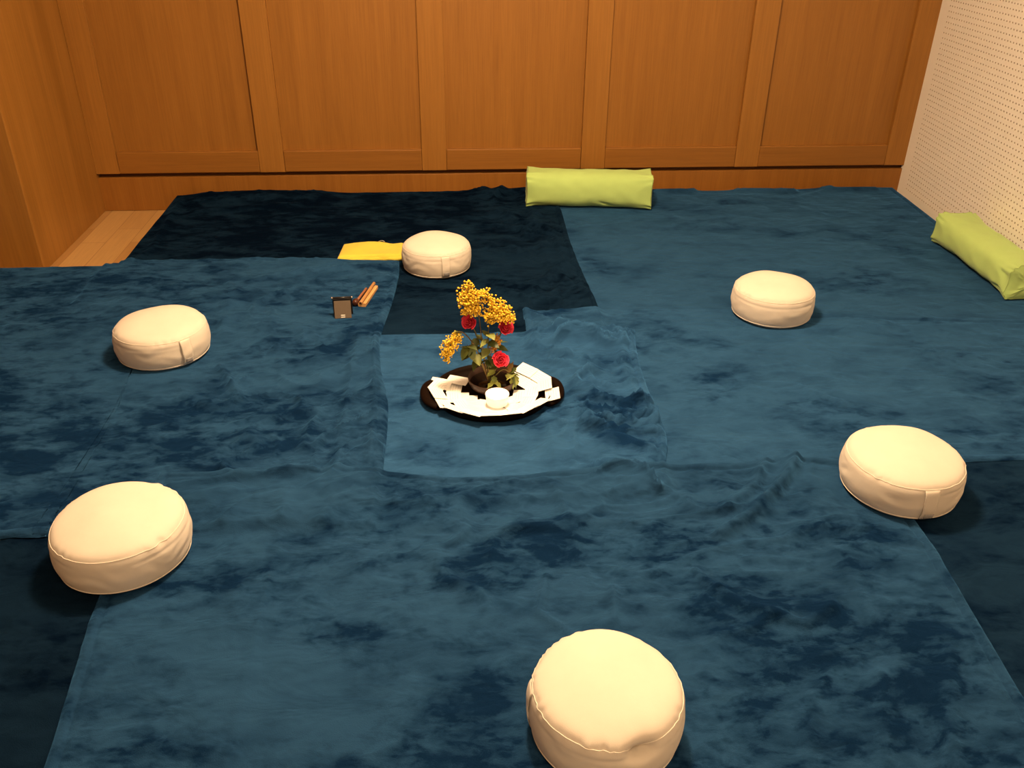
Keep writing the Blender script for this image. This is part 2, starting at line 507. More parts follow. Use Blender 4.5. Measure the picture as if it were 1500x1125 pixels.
def blanket(name, label, left, right, bottom, top, mat, seed, th=0.007, amp=0.004, crease=0.004, csc=0.16, aniso=1.6, ang=0.0, folds=(), step=0.0085, hem=True, cfun=None, zones=()):
    global T
    cv = [resample(p) for p in (bottom, top, left, right)]
    (Sb, Lb), (St, Lt), (Sl, Ll), (Sr, Lr) = cv
    U = params((Lb[-1] + Lt[-1]) / 2, step); W = params((Ll[-1] + Lr[-1]) / 2, step)
    u, v = np.meshgrid(U, W)
    B_, T_, L_, R_ = at(Sb, Lb, u), at(St, Lt, u), at(Sl, Ll, v), at(Sr, Lr, v)
    P00, P10, P01, P11 = Sb[0], Sb[-1], St[0], St[-1]
    uu, vv = u[..., None], v[..., None]
    XY = (1 - vv) * B_ + vv * T_ + (1 - uu) * L_ + uu * R_ - ((1 - uu) * (1 - vv) * P00 + uu * (1 - vv) * P10 + (1 - uu) * vv * P01 + uu * vv * P11)
    ring = np.concatenate([Sb[::8], Sr[::8], St[::-1][::8], Sl[::-1][::8]])
    ringc = [tuple(p) for p in ring]
    base = np.maximum(blur(T, 2), T)
    def height(x, y):
        d = segdist(x, y, ringc + ringc[:1])
        e = np.clip(d / 0.011, 0, 1)
        prof = th * np.sqrt(np.maximum(0, 1 - (1 - e) ** 2))
        if hem:
            prof = prof - 0.0055 * np.exp(-((d - 0.034) / 0.006) ** 2) + 0.0035 * np.exp(-((d - 0.018) / 0.010) ** 2)
        ca, sa = math.cos(ang), math.sin(ang)
        X, Y = (x * ca + y * sa) / aniso, -x * sa + y * ca
        X = X + 0.10 * vnoise(x, y, 0.3, seed + 50); Y = Y + 0.16 * vnoise(x, y, 0.22, seed + 60)
        n = fbm(X, Y, csc, seed, 2)
        rd = np.maximum(0, 1 - np.abs(2 * n - 1) * 5.0) ** 1.3
        n_ = fbm(X + 3.3, Y + 7.7, csc * 0.6, seed + 31, 2)
        rd = rd + 0.5 * np.maximum(0, 1 - np.abs(2 * n_ - 1) * 5.0) ** 1.3
        msk = np.clip((fbm(x, y, 0.5, seed + 9, 2) - 0.42) / 0.2, 0, 1)
        if cfun is not None: msk = np.clip(msk * 0.25 + cfun(x, y), 0, 1.6)
        wr = amp * fbm(x, y, 0.24, seed + 20, 3) + 1.7 * crease * rd * msk
        fl = flatten(x, y)
        wr = wr * fl
        for pl, hh, ww in folds:
            wr = wr + fl * 1.7 * hh * np.exp(-(segdist(x, y, pl) / (0.8 * ww)) ** 2)
        wr = wr * np.clip(d / 0.03 + 0.15, 0, 1)
        return prof + wr
    z = sample(base, XY[..., 0], XY[..., 1]) + height(XY[..., 0], XY[..., 1]) + 0.0006
    h, wd = u.shape
    cx, cy = XY[..., 0].mean(), XY[..., 1].mean()
    V = np.stack([XY[..., 0] - cx, XY[..., 1] - cy, z], -1).reshape(-1, 3)
    idx = np.arange(h * wd).reshape(h, wd)
    Fq = np.stack([idx[:-1, :-1], idx[:-1, 1:], idx[1:, 1:], idx[1:, :-1]], -1).reshape(-1, 4)
    o = finish(name, V.tolist(), Fq.tolist(), mat, None, (cx, cy, 0), True)
    # hand-placed soft zones where the cloth colour is darkened
    zx, zy = XY[..., 0].ravel(), XY[..., 1].ravel()
    dark_zone = np.zeros(zx.shape)
    for (qx, qy), (sx_, sy_), k_ in zones:
        dark_zone += k_ * np.exp(-((zx - qx) / sx_) ** 2 - ((zy - qy) / sy_) ** 2)
    at_ = o.data.attributes.new('dark_zone', 'FLOAT', 'POINT')
    at_.data.foreach_set('value', np.clip(dark_zone, 0, 1.2).astype(np.float32))
    tag(o, label, 'blanket', 'dark blue velvet blankets over the mattresses')
    # raise the height field
    ins = inside(gx, gy, ringc)
    Tn = base + height(gx, gy) + 0.0006
    T = np.where(ins, np.maximum(T, Tn), T)
    return o

LT, DK = (0.0245, 0.083, 0.192), (0.0045, 0.022, 0.068)
BV = lambda n, k, s, thr=0.5, kd=None, sheen=0.8: velvet(n, tuple(c * k for c in LT), tuple(c * (kd if kd else k) for c in DK), s, thr, 0, sheen)
m_A = BV('velvet_west', 0.70, 1.1, 0.52)
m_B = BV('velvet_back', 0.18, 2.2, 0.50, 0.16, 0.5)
m_C = BV('velvet_northeast', 0.72, 3.3, 0.41)
m_D = BV('velvet_east', 0.80, 4.4, 0.42)
m_E = BV('velvet_centre', 0.95, 5.5, 0.45)
m_F = BV('velvet_front', 0.66, 6.6, 0.48)
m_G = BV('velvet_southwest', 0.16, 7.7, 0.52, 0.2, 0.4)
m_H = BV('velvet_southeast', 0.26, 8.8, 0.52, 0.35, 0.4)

rx = lambda y: 3.038 - (YB - y) * math.tan(WA) - 0.085      # blanket edge along the perforated wall
blanket('blanket', 'dark blue velvet blanket in the near left corner, left of the front blanket',
        [(-3.1, 0.3), (-3.1, 2.3)], [(-0.5, 0.3), (-0.5, 2.3)], [(-3.1, 0.3), (-0.5, 0.3)], [(-3.1, 2.3), (-0.5, 2.3)], m_G, 11, amp=0.003, crease=0.003)
blanket('blanket', 'dark blue velvet blanket in the near right corner, right of the front blanket seam',
        [(1.1, 0.3), (1.1, 2.45)], [(rx(0.3), 0.3), (rx(2.45), 2.45)], [(1.1, 0.3), (rx(0.3), 0.3)], [(1.1, 2.45), (rx(2.45), 2.45)], m_H, 23, amp=0.003, crease=0.003)
blanket('blanket', 'smooth teal blue velvet blanket in the far right corner between the two green bolsters',
        [(0.5, 3.35), (0.5, 5.40)], [(rx(3.35), 3.35), (rx(4.4), 4.4), (rx(5.42), 5.42)], [(0.5, 3.35), (rx(3.35), 3.35)],
        [(0.5, 5.40), (0.9, 5.41), (1.2, 5.395), (1.42, 5.43), (1.75, 5.40), (2.0, 5.435), (2.2, 5.40), (2.55, 5.44), (2.8, 5.43), (rx(5.42), 5.42)], m_C, 31, amp=0.004, crease=0.0022, csc=0.2,
        folds=[([(1.2, 5.36), (1.6, 5.38)], 0.014, 0.03), ([(1.9, 5.38), (2.25, 5.36)], 0.012, 0.03), ([(2.45, 5.38), (2.8, 5.37)], 0.012, 0.03), ([(2.2, 5.2), (2.5, 5.38)], 0.006, 0.03)])
blanket('blanket', 'nearly black blue velvet blanket at the back left below the panelling, under the far cushion',
        [(-1.72, 3.8), (-1.73, 4.5), (-1.72, 5.0), (-1.71, 5.47)], [(0.69, 3.28), (0.70, 3.63), (0.683, 4.36), (0.70, 5.0), (0.705, 5.475)],
        [(-1.72, 3.8), (-0.5, 3.4), (0.69, 3.28)],
        [(-1.71, 5.47), (-1.3, 5.49), (-0.9, 5.47), (-0.5, 5.455), (0.0, 5.455), (0.4, 5.475), (0.705, 5.475)], m_B, 47, th=0.010, amp=0.005, crease=0.012, csc=0.2, ang=-0.5,
        cfun=lambda x, y: np.clip((x - 0.1) / 0.3, 0, 1),
        folds=[([(-1.45, 5.36), (-1.15, 5.40), (-0.8, 5.37)], 0.018, 0.13), ([(-1.60, 5.28), (-1.55, 4.5), (-1.6, 4.3)], 0.010, 0.03),
               ([(0.25, 5.38), (0.45, 5.39), (0.66, 5.38)], 0.014, 0.11), ([(-1.45, 5.1), (-0.9, 5.2)], 0.012, 0.05),
               ([(0.60, 4.6), (0.62, 4.1), (0.68, 3.66)], 0.008, 0.02), ([(0.30, 4.55), (0.5, 4.2), (0.66, 3.75)], 0.007, 0.025), ([(0.55, 5.0), (0.45, 4.6)], 0.008, 0.04)],
        zones=[((-1.0, 4.8), (0.75, 0.9), 1.3), ((-0.2, 5.1), (0.6, 0.4), 0.9)])
blanket('blanket', 'teal blue velvet blanket on the right, overlapped by the crumpled centre blanket',
        [(0.335, 2.345), (0.345, 3.0), (0.342, 3.614)], [(rx(2.345), 2.345), (rx(3.40), 3.40)],
        [(0.335, 2.345), (1.4, 2.345), (1.97, 2.340), (rx(2.345), 2.345)],
        [(0.342, 3.614), (0.706, 3.618), (1.311, 3.600), (1.675, 3.526), (2.3, 3.44), (rx(3.40), 3.40)], m_D, 59, amp=0.004, crease=0.003, csc=0.13,
        folds=[([(1.05, 2.95), (1.35, 2.9), (1.5, 2.75)], 0.005, 0.02), ([(1.7, 3.2), (2.2, 3.1)], 0.004, 0.03)])
blanket('blanket', 'crumpled blue velvet blanket in the centre carrying the flower tray',
        [(-0.40, 2.20), (-0.40, 3.41)], [(0.715, 2.20), (0.724, 2.377), (0.766, 2.564), (0.774, 2.957), (0.790, 3.2), (0.818, 3.378)],
        [(-0.40, 2.20), (0.715, 2.20)], [(-0.40, 3.41), (-0.28, 3.406), (0.323, 3.394), (0.818, 3.378)], m_E, 67, th=0.012, amp=0.005, crease=0.021, csc=0.13, aniso=2.2, ang=-0.3,
        cfun=lambda x, y: np.clip((x - 0.30) / 0.2, 0, 1) * np.clip((0.86 - x) / 0.1, 0, 1) * 1.2,
        folds=[([(0.74, 3.3), (0.70, 3.0), (0.73, 2.6)], 0.010, 0.025), ([(0.35, 3.30), (0.55, 3.32), (0.75, 3.28)], 0.010, 0.03), ([(0.45, 2.75), (0.62, 2.70), (0.74, 2.62)], 0.012, 0.03),
               ([(0.48, 2.62), (0.62, 2.52), (0.70, 2.44)], 0.012, 0.03)],
        zones=[((0.60, 2.62), (0.16, 0.22), 0.9), ((0.64, 3.10), (0.12, 0.2), 0.7), ((0.40, 3.22), (0.12, 0.06), 0.5), ((-0.05, 2.5), (0.12, 0.06), 0.3)])
blanket('blanket', 'large blue velvet blanket on the left under the small dark case and left cushion',
        [(-3.1, 2.12), (-3.1, 4.34)], [(-0.235, 2.10), (-0.228, 2.405), (-0.230, 2.81), (-0.275, 3.13), (-0.287, 3.407), (-0.258, 3.72), (-0.236, 4.05), (-0.240, 4.264)],
        [(-3.1, 2.12), (-1.35, 2.13), (-1.20, 2.134), (-0.235, 2.10)],
        [(-3.1, 4.34), (-2.245, 4.325), (-1.70, 4.325), (-1.2, 4.32), (-0.751, 4.318), (-0.45, 4.285), (-0.240, 4.264)], m_A, 71, th=0.012, amp=0.007, crease=0.013, csc=0.17, aniso=1.8, ang=0.4,
        cfun=lambda x, y: 0.7 * np.clip((x + 1.2) / 0.4, 0, 1),
        folds=[([(-0.92, 3.16), (-0.84, 3.02), (-0.78, 2.88), (-0.92, 2.86)], 0.012, 0.022), ([(-0.95, 4.0), (-0.75, 4.10), (-0.5, 4.16)], 0.008, 0.025),
               ([(-0.31, 3.35), (-0.30, 3.1), (-0.27, 2.8), (-0.27, 2.45)], 0.010, 0.022), ([(-1.0, 2.75), (-1.2, 2.6)], 0.006, 0.03), ([(-1.9, 3.6), (-1.6, 3.5)], 0.006, 0.04)],
        zones=[((-0.75, 2.66), (0.5, 0.22), 1.0), ((-1.6, 2.65), (0.6, 0.4), 1.0), ((-0.6, 3.9), (0.15, 0.12), 0.5), ((-1.6, 4.0), (0.5, 0.12), 0.4), ((-2.1, 3.5), (0.5, 0.4), 0.5), ((-0.85, 3.0), (0.1, 0.15), 0.5)])
blanket('blanket', 'large wrinkled blue velvet blanket at the front under the nearest cushion',
        [(-0.88, 0.3), (-0.905, 1.0), (-0.918, 1.33), (-0.948, 1.603), (-0.972, 1.829), (-0.975, 2.1), (-0.96, 2.431)],
        [(1.30, 0.3), (1.34, 1.0), (1.368, 1.352), (1.410, 1.752), (1.432, 2.023), (1.425, 2.2), (1.41, 2.350)],
        [(-0.88, 0.3), (1.30, 0.3)],
        [(-0.96, 2.431), (-0.6, 2.412), (-0.231, 2.389), (-0.05, 2.350), (0.129, 2.340), (0.45, 2.352), (0.722, 2.377), (0.95, 2.372), (1.138, 2.385), (1.41, 2.350)], m_F, 83, th=0.013,
        amp=0.006, crease=0.011, csc=0.16, aniso=1.9, ang=0.25,
        cfun=lambda x, y: 0.9 * np.exp(-((y - 2.12) / 0.22) ** 2) * np.clip((x + 0.2) / 0.3, 0, 1) + 0.5 * np.exp(-(((x - 0.85) / 0.25) ** 2 + ((y - 1.68) / 0.2) ** 2)),
        folds=[([(1.163, 2.36), (1.07, 2.23), (0.92, 2.08), (0.80, 2.0)], 0.020, 0.024), ([(1.06, 2.36), (0.98, 2.24), (0.86, 2.13)], 0.012, 0.022), ([(-0.9, 2.33), (-0.70, 2.37), (-0.45, 2.385)], 0.012, 0.020),
               ([(0.10, 2.08), (0.35, 2.10), (0.62, 2.06)], 0.008, 0.03), ([(-0.06, 1.98), (-0.02, 1.86), (0.06, 1.80)], 0.010, 0.035), ([(0.26, 1.86), (0.22, 1.72), (0.30, 1.63), (0.42, 1.68), (0.44, 1.80)], 0.008, 0.016),
               ([(0.68, 1.84), (0.78, 1.70), (0.92, 1.63), (1.02, 1.68)], 0.012, 0.022), ([(1.25, 1.5), (1.1, 1.2)], 0.008, 0.03), ([(1.05, 1.45), (0.92, 1.15)], 0.008, 0.03), ([(0.85, 1.4), (0.75, 1.15)], 0.006, 0.03)],
        zones=[((-0.3, 1.68), (0.20, 0.05), 0.9), ((0.06, 1.46), (0.10, 0.16), 1.0), ((-0.35, 2.28), (0.3, 0.03), 0.5), ((0.15, 1.95), (0.3, 0.06), 0.5), ((0.70, 2.02), (0.35, 0.06), 0.6), ((1.15, 1.38), (0.25, 0.25), 0.9), ((0.82, 1.62), (0.2, 0.06), 0.7), ((-0.7, 1.35), (0.2, 0.15), 0.5), ((0.05, 1.88), (0.06, 0.08), 0.8), ((1.2, 2.0), (0.15, 0.12), 0.5), ((0.3, 1.1), (0.9, 0.2), 0.6)])
TOP = blur(T, 1)
def ztop(x, y, r=0.0):
    if r == 0: return float(sample(TOP, np.array([x]), np.array([y]))[0])
    a = np.linspace(0, 2 * PI, 24, endpoint=False)
    xs_ = np.concatenate([x + r * k * np.cos(a) for k in (0.2, 0.5, 0.8, 1.0)]); ys_ = np.concatenate([y + r * k * np.sin(a) for k in (0.2, 0.5, 0.8, 1.0)])
    return float(np.percentile(sample(TOP, xs_, ys_), 80))

# the mattress block that carries the cloth, part of the floor build-up
bm = bmesh.new()
box_bm(-1.62, 2.62, 0.35, 5.39, 0.0, 0.105, 0, bm=bm); box_bm(-3.05, -1.62, 0.35, 4.24, 0.0, 0.105, 0, bm=bm)
o = from_bm('mattress_base', bm, plain('mattress_cloth', (0.5, 0.48, 0.44), 0.9), fl)

# ------------------------------------------------------------------ meditation cushions
def nz3(x, y, z): return mnoise.noise(Vector((x, y, z)))

def cushion(key, label, seed, strap=None, D=1.0, Hs=1.0, tilt=(0, 0), dents=(), flatside=0.0, tagd=True):
    x, y = CUSH[key]
    prof = smooth_profile([(0.0, 0.004), (0.08, 0.002), (0.135, 0.001), (0.158, 0.005), (0.1675, 0.014), (0.174, 0.032), (0.178, 0.058), (0.1775, 0.085), (0.175, 0.108), (0.1690, 0.124), (0.1575, 0.1385), (0.134, 0.1495), (0.097, 0.1585), (0.05, 0.164), (0.0, 0.165)], 78)
    prof[:, 0] = np.maximum(prof[:, 0], 0)
    prof[0, 0] = prof[-1, 0] = 0
    N = 144
    V, F = lathe([tuple(p) for p in prof], N)
    root = empty('meditation_cushion', (0, 0, 0))
    def deform(p):
        px, py, pz = p
        r = math.hypot(px, py); a = math.atan2(py, px)
        if r < 1e-6: a = 0
        ux, uy = math.cos(a), math.sin(a)
        # side wrinkles running round
        side = math.exp(-((pz - 0.072) / 0.040) ** 2) * min(1, r / 0.15)
        wob = nz3(ux * 1.6 + seed, uy * 1.6, pz * 34 + 2 * nz3(ux * 2, uy * 2, seed)) 
        amp = 0.5 + 0.8 * nz3(ux * 1.1 + seed * 2.1, uy * 1.1, 3)
        dr = 0.0062 * side * wob * max(0, amp)
        # gathers above and below the seam
        g = math.exp(-((pz - 0.1285) / 0.010) ** 2) * min(1, r / 0.13)
        ge = max(0, 0.35 + 1.1 * nz3(ux * 1.4 + seed, uy * 1.4, 9.1))
        dr += 0.0085 * g * ge * nz3(ux * 13 + seed, uy * 13, pz * 10)
        # groove under the seam roll
        dr -= 0.0020 * math.exp(-((pz - 0.101) / 0.005) ** 2) * max(0, 0.5 + 1.2 * nz3(ux * 1.2, uy * 1.2 + seed, 4.4))
        # out of round
        dr += r * (0.012 * nz3(ux * 0.9 + seed, uy * 0.9, 0.3))
        dz = 0.010 * nz3(px * 7 + seed, py * 7, 1.7) * max(0, (pz - 0.11) / 0.05)
        for da, dzc, dp, wa, wz in dents:
            q = (a - da + PI) % (2 * PI) - PI
            dr -= dp * math.exp(-(q / wa) ** 2 - ((pz - dzc) / wz) ** 2) * min(1, r / 0.12)
            dz -= dp * 0.6 * math.exp(-(q / wa) ** 2) * math.exp(-((pz - dzc - 0.005) / wz) ** 2) * min(1, r / 0.12)
        k = D * (r + dr) / max(r, 1e-6) if r > 1e-6 else 1
        zz = (pz + dz) * Hs
        return (px * k, py * k, zz)
    body = finish('cover', [deform(v) for v in V], F, M['cotton'], root)
    # piping at the two seams
    def ring(z, name, rr, bulge):
        rad = float(np.interp(z, prof[18:-12, 1], prof[18:-12, 0]))
        pts = []
        for i in range(N + 1):
            a = 2 * PI * (i % N) / N
            d = deform((rad * math.cos(a), rad * math.sin(a), z))
            k = 1 + bulge / rad
            pts.append((d[0] * k, d[1] * k, d[2] + (0.0006 if z > 0.1 else 0.0014)))
        V2, F2 = tube(pts, rr, 6, cap=False)
        finish('piping', V2, F2, M['cotton_seam'], root)
    ring(0.1235, 'piping', 0.0012, 0.0)
    ring(0.0150, 'piping', 0.0019, 0.001)
    if strap is not None:
        hw = 0.0215
        rows_, cols = 15, 9
        V3 = []
        for lay in (1, 0):
            for i in range(rows_):
                z = 0.016 + (0.1225 - 0.016) * i / (rows_ - 1)
                rad = float(np.interp(z, prof[18:-12, 1], prof[18:-12, 0]))
                bow = (0.0035 if tagd else 0.0018) * math.sin(PI * i / (rows_ - 1)) ** 0.6 + 0.0018 + 0.0015 * lay
                for j in range(cols):
                    a = strap + (j / (cols - 1) - 0.5) * 2 * hw / rad * (0.93 + 0.10 * i / (rows_ - 1))
                    d = deform((rad * math.cos(a), rad * math.sin(a), z))
                    # strap edges are stitched closer at one side
                    k = 1 + (bow * (1.15 - 0.5 * j / (cols - 1))) / rad
                    V3.append((d[0] * k, d[1] * k, d[2]))
        F3 = []
        n1 = rows_ * cols
        for i in range(rows_ - 1):
            for j in range(cols - 1):
                q = (i * cols + j, i * cols + j + 1, (i + 1) * cols + j + 1, (i + 1) * cols + j)
                F3.append(q); F3.append(tuple(n1 + k for k in q[::-1]))
        edge = [j for j in range(cols)] + [i * cols + cols - 1 for i in range(1, rows_)] + [(rows_ - 1) * cols + j for j in range(cols - 2, -1, -1)] + [i * cols for i in range(rows_ - 2, 0, -1)]
        for k in range(len(edge)):
            e0, e1 = edge[k], edge[(k + 1) % len(edge)]
            F3.append((e0, n1 + e0, n1 + e1, e1))
        hd = finish('handle', V3, F3, M['cotton'], root)
        if tagd:
            V4 = []
            for i in range(5):
                z = 0.024 + 0.020 * i / 4
                rad = float(np.interp(z, prof[18:-12, 1], prof[18:-12, 0]))
                for j in range(6):
                    a = strap + (j / 5 - 0.42) * 0.026 / rad
                    d = deform((rad * math.cos(a), rad * math.sin(a), z)); k = 1 + 0.0088 / rad
                    V4.append((d[0] * k, d[1] * k, d[2] + 0.0015 * (j % 2) * 0.3))
            F4 = [(i * 6 + j, i * 6 + j + 1, i * 6 + j + 7, i * 6 + j + 6) for i in range(4) for j in range(5)]
            tg = finish('fabric_tag', V4, F4, M['grey_tag'], hd)
            tg['label'] = 'small grey fabric tag'
            sm = tg.modifiers.new('thick', 'SOLIDIFY'); sm.thickness = 0.0006
    z = ztop(x, y, 0.14 * D)
    root.location = (x, y, z)
    root.rotation_euler = (tilt[0], tilt[1], 0)
    tag(root, label, 'cushion', 'round cream meditation cushions')
    return root

def strapang(key, deg): return R(deg)
cushion('far', 'round cream meditation cushion farthest back, beside the folded yellow towel', 1.3, R(-75), D=0.985)
cushion('rf', 'round cream meditation cushion at the far right, between the flowers and right green bolster', 2.9, None, D=1.03, Hs=1.03)
cushion('l', 'round cream meditation cushion on the left blanket, left of the small dark case', 4.1, R(-45), D=1.05)
cushion('rn', 'round cream meditation cushion at the right, on the right end of the front blanket seam', 5.7, R(-90), D=1.05)
cushion('ln', 'round cream meditation cushion in the near left corner, on the corner of the front blanket', 7.2, None, D=1.06)
cushion('fr', 'round cream meditation cushion nearest the viewer, dented at its front rim', 8.8, R(175), D=1.0, Hs=1.10, dents=[(R(-74), 0.112, 0.050, 0.15, 0.016)], tagd=False)

# ------------------------------------------------------------------ green bolsters
def bolster(label, centre, rz, L, W, H, seed, folds=()):
    root = empty('bolster', centre, rz)
    nu_, nv = 90, 72
    V, F = [], []
    for i in range(nu_ + 1):
        t = -1 + 2 * i / nu_
        e = abs(t)
        n = 2.5 + 3.0 * e ** 6                       # round in the middle, square at the ends
        sc = 1.0 - 0.05 * (1 - e ** 2) * 0 - 0.03 * e ** 3
        for j in range(nv):
            a = 2 * PI * j / nv
            ca, sa = math.cos(a), math.sin(a)
            yy = math.copysign(abs(ca) ** (2 / n), ca); zz = math.copysign(abs(sa) ** (2 / n), sa)
            cornerness = (abs(yy) * abs(zz)) ** 3
            xx = t * L / 2 * (1 + 0.012 * e ** 4 * cornerness) - math.copysign(0.012 * e ** 8 * (1 - cornerness), t)
            dn = 0.004 * nz3(t * 2 + seed, yy, zz) + 0.0035 * nz3(t * 6 + seed, yy * 2, zz * 2)
            for (ft, fa, fl_, fw, dp, sl) in folds:
                qa = (a - fa - sl * (t - ft) + PI) % (2 * PI) - PI
                dn -= dp * math.exp(-((t - ft) / fl_) ** 2 - (qa / fw) ** 2)
            puck = 0.004 * e ** 6 * math.sin(j * 2 * PI / 6 + seed * 3)
            hh = H / 2
            py = yy * (W / 2 + dn + puck) * sc
            pz = hh + zz * (hh + dn + puck) * sc
            # settle flat on the cloth
            if pz < 0.012: pz = 0.012 - (0.012 - pz) * 0.35
            V.append((xx, py, pz))
    for i in range(nu_):
        for j in range(nv):
            k = (j + 1) % nv
            F.append((i * nv + j, (i + 1) * nv + j, (i + 1) * nv + k, i * nv + k))
    cov = finish('cover', V, F, M['green'], root)
    for s, row in ((-1, 0), (1, nu_)):
        rim = [Vector(V[row * nv + j]) for j in range(nv)]
        cen = sum(rim, Vector()) / nv
        Vc, Fc = [], []
        K = 10
        for q in range(K):
            f = 1 - q / K
            for j in range(nv):
                p = cen + (rim[j] - cen) * f
                dx = 0.010 * (1 - f) ** 0.5 * (1 if q else 0) + 0.005 * (f * (1 - f) * 4) * nz3(j * 0.35, q * 0.5, seed + s)
                p.x = rim[j].x * f + cen.x * (1 - f) + s * dx
                Vc.append(p)
        Vc.append(Vector((cen.x + s * 0.010, cen.y, cen.z)))
        for q in range(K - 1):
            for j in range(nv):
                k = (j + 1) % nv
                fc = (q * nv + j, q * nv + k, (q + 1) * nv + k, (q + 1) * nv + j)
                Fc.append(fc if s > 0 else fc[::-1])
        for j in range(nv):
            k = (j + 1) % nv
            fc = ((K - 1) * nv + j, (K - 1) * nv + k, K * nv)
            Fc.append(fc if s > 0 else fc[::-1])
        finish('end_panel', Vc, Fc, M['green'], root)
        Vt, Ft = tube(rim + [rim[0]], 0.0018, 6, cap=False)
        finish('piping', Vt, Ft, M['green_seam'], root)
    tag(root, label, 'bolster', 'lime green bolsters')
    return root

bx, by = 0.880, 5.155
bolster('lime green bolster lying along the back panelling', (bx, by, ztop(bx, by, 0.08)), R(-6.5), 0.760, 0.215, 0.215, 1.1,
        folds=[(0.25, R(215), 0.10, 0.10, 0.006, 1.2), (0.33, R(222), 0.09, 0.09, 0.005, 1.2)])
bx, by = 2.782, 4.020
bolster('lime green bolster leaning against the white perforated wall at right', (bx, by, ztop(bx, by, 0.08)), R(-90 - 2.5), 0.790, 0.232, 0.178, 3.7,
        folds=[(0.86, R(172), 0.10, 0.10, 0.018, 0.9), (0.78, R(205), 0.12, 0.12, 0.008, -0.8)])

# ------------------------------------------------------------------ tray with cards, bowl, flowers, candle
TX, TY = 0.163, 2.872
ZT = ztop(TX, TY, 0.2) + 0.001
tray = empty('tray', (TX, TY, ZT))
n = 96
prof = [(0.0, 0.0), (0.176, 0.0), (0.190, 0.004), (0.199, 0.018), (0.2035, 0.034), (0.2045, 0.0365), (0.201, 0.037), (0.193, 0.022), (0.178, 0.011), (0.160, 0.0075), (0.0, 0.0075)]
V, F = lathe([tuple(p) for p in prof], n)
V = [(x_ * 1.12, y_, z_) for x_, y_, z_ in V]
finish('dish', V, F, M['tray'], tray)
for s, nm in ((-1, 'handle'), (1, 'handle')):
    # wide curved grip standing off the rim
    pts, rad = [], []
    mb = MB()
    VV, FF = [], []
    K, Q = 28, 12
    for i in range(K + 1):
        t = -1 + 2 * i / K
        a = t * R(30)
        out = 0.030 * (1 - abs(t) ** 3.0)
        rc = 0.197 + out + 0.006
        hw = 0.020; hh = 0.010 + 0.003 * (1 - t * t)
        cx_, cy_ = s * (rc * math.cos(a) + 0.022), rc * math.sin(a)
        nx_, ny_ = s * math.cos(a), math.sin(a)
        zc = 0.021 + 0.006 * (1 - t * t)
        for j in range(Q):
            w_ = 2 * PI * j / Q
            VV.append((cx_ + nx_ * hw * math.cos(w_), cy_ + ny_ * hw * math.cos(w_), zc + hh * math.sin(w_)))
    for i in range(K):
        for j in range(Q):
            k = (j + 1) % Q
            f = (i * Q + j, (i + 1) * Q + j, (i + 1) * Q + k, i * Q + k)
            FF.append(f if s > 0 else f[::-1])
    FF.append(tuple(range(Q))); FF.append(tuple(K * Q + j for j in range(Q)))
    finish('handle', VV, FF, M['tray'], tray)
tag(tray, 'round black lacquer tray with two side handles, under the white cards', 'tray')

# cards
def card_mesh():
    bm = box_bm(-0.0425, 0.0425, -0.0275, 0.0275, 0, 0.0006)
    me = bpy.data.meshes.new('card'); bm.to_mesh(me); bm.free(); me.materials.append(M['card']); return me
cme = card_mesh()
rnd = random.Random(5)
def card(ang, rad, rz, z, label, pitch=0.14, size=1.0):
    o = bpy.data.objects.new('card', cme); C.objects.link(o)
    o.location = (TX + 1.12 * rad * math.cos(R(ang)), TY + rad * math.sin(R(ang)), ZT + z)
    # local y points outward; long side lies along the rim
    o.rotation_mode = 'XYZ'
    o.rotation_euler = (Matrix.Rotation(R(ang - 90 + rz), 3, 'Z') @ Matrix.Rotation(pitch, 3, 'X')).to_euler()
    o.scale = (size, size, 1)
    tag(o, label, 'card', 'white cards fanned out on the tray')
    return o
outer = [
    (162, -95, 'white card at the back left tray rim, left of the card reaching the bowl'),
    (168, -14, 'white card at the upper left of the tray rim, partly shaded by the drooping mimosa'),
    (187, 10, 'white card jutting over the left tray handle'),
    (208, -12, 'white card on the lower left of the tray rim, just below the left handle'),
    (228, 6, 'white card on the front left tray rim, third forward from the left handle'),
    (247, -7, 'white card on the front tray rim, straight below the left side of the bowl'),
    (265, 5, 'white card at the frontmost point of the tray rim, left of the candle'),
    (284, -6, 'white card on the front tray rim directly in front of the candle'),
    (303, 8, 'white card on the front right tray rim, just right of the candle'),
    (322, -10, 'white card on the lower right tray rim, second in front of the right handle'),
    (343, 14, 'white card jutting out beside the near end of the right tray handle'),
    (4, -8, 'white card at the right tray rim, touching the inner side of the right handle'),
    (25, 10, 'white card on the right back tray rim, just behind the right handle'),
    (46, -4, 'white card at the back right of the tray, right of the ivy leaves'),
]
for i, (a, rz, lb) in enumerate(outer):
    rad = 0.183 + rnd.uniform(-0.004, 0.006) + (0.02 if a in (343,) else 0)
    card(a, rad, rz, 0.0315 + 0.0022 * (i % 3) + 0.0005 * i, lb, 0.30)
inner = [
    (164, 8, 'white card of the inner ring, behind the left rim, nearest the mimosa shadow'),
    (192, -10, 'white card of the inner ring, straight left of the bowl'),
    (218, -18, 'white card of the inner ring, lower left of the bowl'),
    (246, 12, 'white card of the inner ring, between the bowl and the front left rim'),
    (272, -8, 'white card lying partly under the candle, in front of the bowl'),
    (304, -16, 'white card of the inner ring, right of the candle below the ivy'),
    (332, 8, 'white card of the inner ring, between candle and right handle'),
    (358, -10, 'white card of the inner ring, straight right of the ivy leaves'),
    (24, 12, 'white card of the inner ring, behind the ivy at the right'),
    (44, 4, 'white card of the inner ring, farthest back on the right'),
]
for i, (a, rz, lb) in enumerate(inner):
    card(a, 0.134, rz, 0.0185 + 0.0012 * (i % 2) + 0.0003 * i, lb, 0.16)
